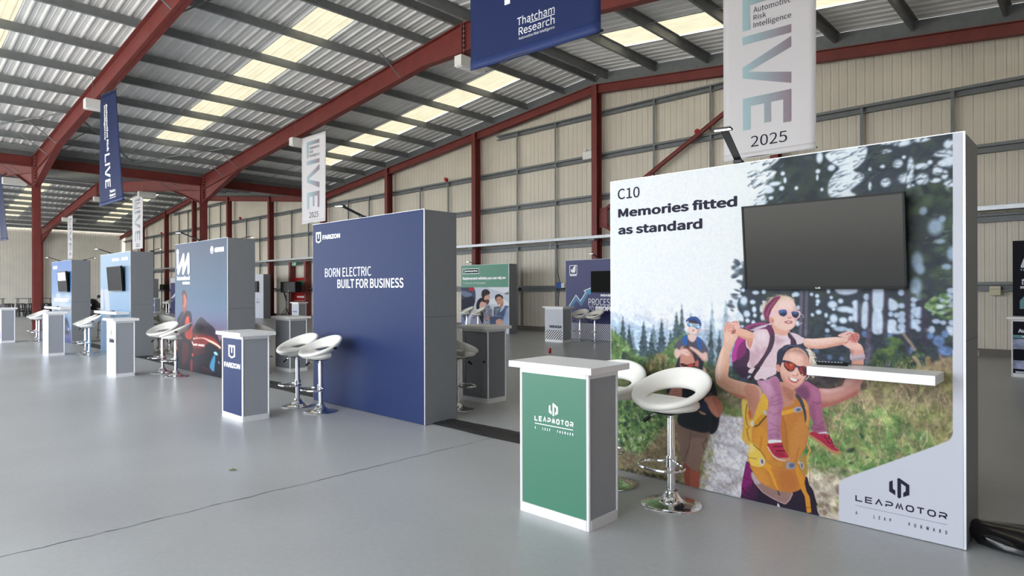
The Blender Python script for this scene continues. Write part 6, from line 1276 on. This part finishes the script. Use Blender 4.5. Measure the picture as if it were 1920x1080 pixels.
def white_banner(c, label):
    t, S, warp, H = banner(*c, label, 'white', 'white banners hung under the roof frames')
    g = MB(); live_letters(g, .36, 1.20)
    warp(g, .009)
    o = Vector(t.location); lo = min(v[0] for v in g.v); hi = max(v[0] for v in g.v)
    key = 'live_print_%.2f' % lo; mm = MATS.get(key) or ramp_mat(key, 0, lo, srgb(170, 204, 214), hi, srgb(150, 130, 146)); g.build('big_lettering', mm, t)
    s = MB(); s.text('Automotive', .56, 1.20, -.505, -.40); s.text('Risk', .56, .78, -.635, -.54); s.text('Intelligence', .56, 1.20, -.80, -.67); 
    warp(s, .009); s.build('tagline', 'ink_dark', t)
    s = warp(MB().text('2025', .50, 1.13, -2.895, -2.70), .009); s.build('year', 'ink_dark', t)
    return t
def navy_banner(c, label, plain=False):
    t, S, warp, H = banner(*c, label, 'navy', 'navy banners hung under the roof frames')
    if plain: return t, warp, H
    g = MB(); live_letters(g, .42, .78, -.52*H, .40*H/3.1)
    def down(body, x0, x1, z0, z1, bold):
        q = MB().text(body, 0, z0-z1, 0, x1-x0, None, bold=bold); g.add([(x0+v[2], 0, z0-v[0]) for v in q.v], q.f)
    down('Automotive Risk', .58, .74, -.10*H, -.53*H, .02); down('Intelligence', .38, .55, -.11*H, -.42*H, .02)
    warp(g, .009); g.build('lettering', 'ink_white', t); g = MB()
    g.text('Thatcham', .70, 1.12, -.905*H, -.878*H, None, bold=.02); g.text('Research', .70, 1.12, -.94*H, -.913*H, None, bold=.02); g.flat([(.70, -.955*H), (1.12, -.955*H), (1.12, -.95*H), (.70, -.95*H)])
    warp(g, .009); g.build('sponsor_lettering', 'ink_white', t); return t
BZ, BT = 3.86, 6.95
def flat_corners(x0, x1, y, zt=BT, zb=BZ): return ((x0, y, zt), (x1, y, zt), (x0, y, zb), (x1, y, zb))
def px_corners(uL, uR, Y, zt, zb, yL=0, yR=0):
    a = at(uL, 400, Y=Y+yL); b = at(uR, 400, Y=Y+yR); return ((a.x, a.y, zt), (b.x, b.y, zt), (a.x, a.y, zb), (b.x, b.y, zb))
white_banner(px_corners(1357.6, 1531, 11.18, 6.95, 3.86), 'large white banner above the wall with the hikers photo')
white_banner(px_corners(566.6, 610.8, 11.18, 6.94, 3.86), 'white banner hanging above the left end of the plain navy wall')
white_banner(px_corners(248.5, 267.8, 11.18, 6.86, 3.84), 'white banner hanging above the pale blue wall')
white_banner(px_corners(127, 136, 11.18, 7.0, 3.84), 'white banner hanging above the blue sky wall, farthest away')
a, b = at(883.5, 133, Z=3.92), at(1127.5, 61, Z=3.88)
big, bwarp, bH = navy_banner(((a.x, a.y, 7.0), (b.x, b.y, 7.0), tuple(a), tuple(b)), 'large navy banner at the top centre', plain=True)
t = big; o = Vector(t.location)
def bigS(u, v): p = at(u, v, Y=(a.y+b.y)/2-.02); return p-o
def big_text(body, uL, uR, bot, top, bold):
    n = (b-a).normalized(); ang = math.atan2(n.y, n.x); Mx = Matrix.Translation(a-o) @ Matrix.Rotation(ang, 4, 'Z') @ Matrix.Translation((0, -.016, 0)); L = (b-a).length
    def loc(u, v):
        D = ray(u, v); N = Vector((-n.y, n.x, 0)).normalized(); tt = ((a-Vector((0, 0, EYE))).dot(N))/D.dot(N); q = Vector((0, 0, EYE))+D*tt-a; return q.dot(Vector((n.x, n.y, 0)).normalized()), q.z
    x0 = loc(uL, bot[1])[0]; x1 = loc(uR, bot[1])[0]; return body, x0, x1, loc(*bot)[1], loc(*top)[1], Mx, bold
g = MB()
for q in (('Thatcham', 964, 1030, (966, 47.5), (966, 31.5), .004), ('Research', 966.5, 1030, (967, 65.6), (967, 50.3), .004), ('Automotive Risk Intelligence', 966.5, 1030, (967, 75.6), (967, 68.6), .006)):
    body, x0, x1, z0, z1, Mx, bd = big_text(*q); g.text(body, x0, x1, z0-bH, z1-bH, None, bold=bd)
_, x0, x1, z0, z1, Mx, _ = big_text('', 966.5, 1030, (966.5, 49.6), (966.5, 48.6), 0); g.flat([(x0+.14, z0-bH), (x1, z0-bH), (x1, z1-bH), (x0+.14, z1-bH)])
bwarp(g, .006).build('lettering', 'ink_white', t)
_, x0, x1, z0, z1, Mx, _ = big_text('', 942.2, 951.5, (942, 10), (942, 0), 0); g = MB(); g.flat([(x0, z0-bH), (x1, z0-bH), (x1, z0-bH+.5), (x0, z0-bH+.5)]); bwarp(g, .006).build('letter_stroke', 'ink_white', t)
def rayx(u, x): D = ray(u, 400); return (x, x*D.y/D.x)
p0 = rayx(187, -20.45); p1 = rayx(232.5, -18.75); q0 = rayx(189.5, -20.35); q1 = rayx(217.5, -19.3)
navy_banner(((q0[0], q0[1], 6.95), (q1[0], q1[1], 6.93), (p0[0], p0[1], 3.86), (p1[0], p1[1], 3.90)), 'tall navy banner twisting beside the red rafter at left')
p1 = rayx(15.3, -36.0); q1 = rayx(2, -36.6)
navy_banner(((-38.2, 4.98, 6.95), (q1[0], q1[1], 6.9), (-37.5, 4.95, 3.86), (p1[0], p1[1], 3.83)), 'navy banner cut off by the left edge of the photo', plain=True)
for u, v, Y, lab in ((158, 184, 4.62, 'white light box beside the tall navy banner'), (545, 257.5, 10.88, 'white light box beside the white banner over the navy wall'), (858, 103, 10.70, 'white light box beside the large navy banner'), (259, 357.5, 10.88, 'white light box above the banner of the pale blue wall'), (116, 407.5, 10.88, 'white light box beside the farthest white banner'), (175, 368.5, 10.88, 'white light box showing left of the foot of the tall navy banner'), (4, 332, 4.62, 'white light box at the left edge of the photo')):
    p = at(u, v, Y=Y); light_box(p.x, p.y, min(p.z, rtop(p.x)-.62), lab)

# ------------------------------------------------------------------ things along the rear wall
t = thing('door_1', 'red fire exit door in the rear wall', 'door'); t['kind'] = 'structure'
p = at(549, 520, Y=17.3); q = at(574, 520, Y=17.3); xa, xb = p.x, q.x
MB().box((xa, GABLE_Y-.13, 0), (xb, GABLE_Y-.09, 2.22)).build('door_leaf', 'door_red', t); MB().box((xa+.1, GABLE_Y-.20, .92), (xb-.12, GABLE_Y-.16, .96)).build('push_bar', 'bright_galvanised', t)
MB().box((xa+.35, GABLE_Y-.14, 1.75), (xb-.35, GABLE_Y-.132, 2.05)).build('door_sign', 'sign_green', t); MB().box((xa+.35, GABLE_Y-.14, 1.10), (xb-.35, GABLE_Y-.132, 1.20)).build('door_notice', 'white_plastic', t)
for x in (xa-.12, xb+.12): struct(MB().box((x-.1, GABLE_Y-.34, 0), (x+.1, GABLE_Y-.05, 3.1)), 'door_post', 'red_oxide_steel')
t = thing('exit_sign', 'green emergency exit sign above the red door', 'sign', ((xa+xb)/2-.25, GABLE_Y-.36, 2.98)); MB().box((-.28, -.02, -.11), (.28, .02, .11)).build('panel', 'sign_green', t); MB().box((-.02, -.30, .16), (.02, .01, .185)).box((-.02, -.01, .10), (.02, .01, .16)).build('bracket', 'galvanised_rail', t)
g = MB(); Mx = Matrix.Translation((0, -.022, 0)); g.stroke([(-.2, 0), (-.08, 0)], .03, Mx); g.stroke([(-.12, .05), (-.2, 0), (-.12, -.05)], .025, Mx); g.box((.05, -.001, -.08), (.13, .0, .08), Mx); disc(g, .0, .055, .02, .02, Mx); g.stroke([(0, .03), (-.02, -.02), (-.05, -.08)], .025, Mx); g.stroke([(-.02, -.02), (.02, -.08)], .022, Mx); g.build('pictogram', 'ink_white', t)
def bell(u, v, lab):
    p = at(u, v, Y=17.25); t = thing('alarm_sounder', lab, 'alarm', tuple(p), 0, 'red alarm sounders on the wall rails')
    b = MB().lathe([(0, 0), (.075, 0), (.08, .02), (.075, .07), (.05, .09), (0, .09)], 20); b.v = [(v_[0], -v_[2], v_[1]) for v_ in b.v]; b.build('dome', 'door_red', t); MB().box((-.05, 0, -.1), (.05, .04, .05)).build('base', 'door_red', t)
bell(1308.5, 247, 'red alarm sounder on the rail beside the slanting brace'); bell(837, 336.5, 'red alarm sounder on the rail above the dark end of the navy wall'); bell(451, 409, 'red alarm sounder on the rail right of the valley column'); bell(303.5, 437, 'red alarm sounder on the rail over the pale blue wall')
p = at(1103.5, 291, Y=17.275); t = thing('emergency_light', 'white twin spot emergency light on a wall rail', 'emergency light', tuple(p)); MB().box((-.2, -.08, -.14), (.2, .06, .12), bev=.01).build('battery_box', 'white_plastic', t)
for x in (-.1, .1): MB().lathe([(0, 0), (.05, .02), (.06, .08), (0, .085)], 16, (x, -.02, .13)).build('spot', 'white_plastic', t)
p = at(1866.5, 545, Y=17.35); t = thing('control_box', 'beige control box on the cladding right of the hikers wall', 'control box', tuple(p)); MB().box((-.10, -.07, -.10), (.10, .06, .10), bev=.01).build('case', 'beige_box', t); MB().box((-.09, -.075, .03), (.09, -.069, .04)).build('lid_joint', 'wall_seam', t)
p = at(1053, 535, Y=17.25); t = thing('wall_socket', 'blue and white industrial socket beside the navy arrow wall', 'socket', tuple(p)); MB().box((-.16, -.08, -.11), (.02, .05, .11), bev=.01).build('blue_outlet', 'blue_plastic', t); MB().box((.02, -.06, -.09), (.16, .05, .09), bev=.01).build('case', 'white_plastic', t)
c = MB().tube([(p.x-.05, 17.2, p.z-.11), (p.x-.12, 17.2, p.z-.6), (p.x-.05, 17.2, p.z-1.1), (p.x-.1, 17.2, .0)], .012, 6); tag(c.build('power_cable', 'black_plastic'), 'black cable dropping from the blue and white socket', 'cable')
c = MB().tube([(p.x-.03, 17.2, p.z+.11), (p.x-.14, 17.2, p.z+.5), (p.x-.05, 17.05, 3.2)], .012, 6); tag(c.build('power_cable', 'black_plastic'), 'black cable rising from the blue and white socket', 'cable')
c = MB().tube([(at(795/4.153+840, 530, Y=16.92).x, 16.92, 3.176), (at(795/4.153+840, 530, Y=16.92).x, 16.92, 2.02)], .008, 6); tag(c.build('pull_cord', 'white_plastic'), 'thin pale pull cord hanging from the cable tray', 'cord')
def pa_speaker(u0, u1, v0, v1, Y, vb, lab, lab2):
    a_ = at(u0, v0, Y=Y); b_ = at(u1, v1, Y=Y); cx = (a_.x+b_.x)/2; z0, z1 = b_.z, a_.z
    s = thing('loudspeaker', lab, 'loudspeaker', (cx, Y, z0)); w_ = (b_.x-a_.x)/2; MB().box((-w_, -.18, 0), (w_, .2, z1-z0), bev=.02).build('cabinet', 'black_plastic', s); MB().box((-w_*.55, -.19, .04), (w_-.05, -.178, z1-z0-.04)).build('grille', 'black_rubber', s); MB().box((.05, -.194, .06), (.11, -.189, .10)).build('badge', 'aluminium', s)
    st = thing('speaker_stand', lab2, 'stand', (cx, Y, 0)); MB().tube([(0, 0, .1), (0, 0, z0)], .022, 10).build('pole', 'black_metal', st); MB().lathe([(0, .62), (.045, .62), (.045, .72), (0, .72)], 16).build('collar', 'black_metal', st)
    for k in range(3):
        an = R(90+120*k+20); MB().tube([(0, 0, .66), (.5*math.cos(an), .5*math.sin(an), .015)], .015, 8).build('leg', 'black_metal', st)
pa_speaker(531.5, 559.5, 528.5, 548.5, 16.5, 590, 'black loudspeaker on a stand left of the red fire door', 'black tripod stand under the loudspeaker by the fire door')
pa_speaker(304, 312.5, 533.2, 543.6, 16.6, 580, 'far black loudspeaker beside the red column left of the dusk photo', 'far black tripod stand under the loudspeaker')
p = at(537, 590, Y=16.0); t = thing('microphone_stand', 'dark folded tripod stand left of the loudspeaker stand', 'stand', (p.x, 16.0, 0))
MB().tube([(0, 0, .3), (0, 0, 1.3)], .018, 8).build('pole', 'black_metal', t); MB().tube([(0, 0, 1.0), (-.3, 0, 1.45)], .04, 8).build('boom', 'black_metal', t)
for k in range(3): MB().tube([(0, 0, .6), (.4*math.cos(R(120*k)), .4*math.sin(R(120*k)), .012)], .014, 6).build('leg', 'black_metal', t)

# ------------------------------------------------------------------ on the floor
mats_ = [(-5.49, -3.03), (-10.76, -7.93), (-15.99, -13.24), (-21.52, -18.43)]
labs = ['black matting strip between the navy wall and the hikers wall', 'black matting strip left of the navy wall', 'black matting strip between the pale blue wall and the dusk wall', 'black matting strip between the blue sky wall and the pale blue wall']
for (x0, x1), lab in zip(mats_, labs):
    mb = MB(); n = 48; prof = [(4.50, .002), (4.52, .014), (4.60, .022), (4.655, .018), (4.67, .012), (4.69, .02), (4.77, .022), (4.835, .012), (4.85, .002)]; vs = []
    for i in range(n+1):
        x = x0+.006+(x1-x0-.012)*i/n
        for y, z in prof: vs.append((x, y+.010*math.sin(x*5+y*9)+random.uniform(-.003, .003), z*random.uniform(.9, 1.1)))
    k = len(prof); mb.add(vs, [(i*k+j, (i+1)*k+j, (i+1)*k+j+1, i*k+j+1) for i in range(n) for j in range(k-1)], True)
    tag(mb.build('floor_mat', 'black_rubber'), lab, 'floor mat', 'black matting strips over cables')
mb = MB(); n = 30; vs = []; kk = 18                                # bundle of black film beside the hikers wall
for i in range(n+1):
    x = -.575+2.2*i/n; rr = 1-.35*math.exp(-i*.8)
    for j in range(kk):
        a_ = 2*math.pi*j/kk; vs.append((x+.02*math.sin(a_*2), 4.64+(.23*math.cos(a_))*(.9+.1*math.sin(x*9+a_*3))*rr, max(.003, .06+.062*math.sin(a_)*(1+.12*math.sin(a_*3+x*7)))))
mb.add(vs, [(i*kk+j, (i+1)*kk+j, (i+1)*kk+(j+1) % kk, i*kk+(j+1) % kk) for i in range(n) for j in range(kk)], True); mb.add(vs[:kk], [tuple(range(kk))])
tag(mb.build('rolled_sheet', 'black_film'), 'roll of glossy black plastic sheet lying right of the hikers wall', 'plastic sheet')
p = at(1031, 662, Z=0); t = thing('drink_can', 'small red drink can standing alone on the bare floor', 'can', (p.x, p.y, 0)); MB().lathe([(0, 0), (.027, 0), (.033, .01), (.033, .105), (.027, .118), (0, .118)], 24).build('body', 'red_can', t); MB().lathe([(0, .119), (.026, .119), (.027, .122), (.024, .122), (0, .118)], 24).build('lid', 'alu_edge', t)
p = at(436, 882, Z=0); mb = MB(); mb.add([(p.x-.02, p.y-.03, .003), (p.x+.02, p.y-.015, .012), (p.x+.025, p.y+.03, .006), (p.x-.015, p.y+.015, .014)], [(0, 1, 2), (0, 2, 3)]); tag(mb.build('fallen_leaf', 'leaf_green'), 'small green leaf lying on the open grey floor', 'leaf')
# ------------------------------------------------------------------ high tables and stools by the far wall
def high_table(x, y, rz, lab):
    t = thing('high_table', lab, 'table', (x, y, 0), rz, None); MB().box((-.40, -.36, 1.03), (.40, .36, 1.06), bev=.006).build('tabletop', 'black_metal', t)
    for sx in (-1, 1):
        for sy in (-1, 1): MB().tube([(sx*.30, sy*.26, 1.03), (sx*.34, sy*.31, 0)], .02, 6).build('leg', 'black_metal', t)
def metal_stool():
    t = thing('metal_stool', 'x', 'stool'); MB().box((-.155, -.155, .735), (.155, .155, .76), bev=.02).build('seat', 'black_metal', t)
    for sx in (-1, 1):
        for sy in (-1, 1): MB().prism([(-.035, 0), (.035, 0), (.055, .74), (-.055, .74)], .03, Matrix(((1, 0, -sx*.08/.74, sx*.22), (0, 1, -sy*.08/.74, sy*.22-.015), (0, 0, 1, 0), (0, 0, 0, 1)))).build('leg', 'black_metal', t)
    b = MB()
    for s in (-1, 1): b.box((-.17, s*.18-.01, .28), (.17, s*.18+.01, .31)).box((s*.18-.01, -.17, .28), (s*.18+.01, .17, .31))
    b.build('stretcher', 'black_metal', t); return t
ms = metal_stool(); first = True
tabs = [(27, 62, 'black high table left of the red column'), (72, 98, 'black high table seen right of the red column'), (-18, 5, 'black high table at the left edge of the photo')]
for i, (u0, u1, lab) in enumerate(tabs):
    a_ = at(u0, 560.5, X=-50.2); b_ = at(u1, 560.5, X=-50.2); high_table(-50.2, (a_.y+b_.y)/2, R(90), lab)
for k in range(4):
    x = -46.3-.82*k
    for j in range(5):
        y = -x*.130+.30+.60*j+.18*(k % 2)+random.uniform(-.04, .04)
        if k == 0 and j in (1, 3): continue
        o = ms if first else copy_tree(ms); first = False
        place(o, (x+random.uniform(-.06, .06), y, 0), R(random.uniform(-20, 20)), 'black metal high stool in the crowd by the far cladding', 'black metal stools by the far wall')
# motorcycle behind the blue sky wall
p = at(176, 600, Y=7.6); t = thing('motorcycle', 'black motorcycle half hidden between the blue sky wall and the pale blue wall', 'motorcycle', (p.x, 7.6, 0), R(-40))
def ell(mb, c, r, n=14, m=20):
    vs = [(c[0]+r[0]*math.sin(math.pi*i/n)*math.cos(2*math.pi*j/m), c[1]+r[1]*math.sin(math.pi*i/n)*math.sin(2*math.pi*j/m), c[2]+r[2]*math.cos(math.pi*i/n)) for i in range(n+1) for j in range(m)]
    return mb.add(vs, [(i*m+j, (i+1)*m+j, (i+1)*m+(j+1) % m, i*m+(j+1) % m) for i in range(n) for j in range(m)], True)
fa = MB(); ell(fa, (.12, 0, .92), (.34, .22, .24)); fa.prism([(.0, .95), (.42, .95), (.30, 1.16), (.10, 1.12)], .30, Matrix.Translation((0, -.15, 0))); fa.build('fairing', 'black_plastic', t); ell(MB(), (-.5, 0, .85), (.45, .17, .12)).build('saddle', 'black_rubber', t)
MB().box((.40, -.12, .84), (.47, .12, .95), bev=.015).build('headlamp', 'chrome', t)
for x in (-.72, .68):
    w_ = MB(); w_.tube([(x+.26*math.cos(2*math.pi*k/28), 0, .31+.26*math.sin(2*math.pi*k/28)) for k in range(28)], .055, 10, closed=True); w_.build('wheel', 'black_rubber', t)
ell(MB(), (0, 0, .52), (.38, .2, .24)).build('engine', 'black_metal', t); MB().tube([(.25, 0, 1.1), (.68, 0, .31)], .035, 8).build('fork', 'chrome', t)
for s in (-1, 1):
    q = MB().tube([(.3, s*.2, 1.1), (.25, s*.34, 1.24)], .012, 6).build('mirror_stem', 'black_metal', t); ell(MB(), (.25, s*.36, 1.27), (.04, .11, .07)).build('mirror', 'black_plastic', q)
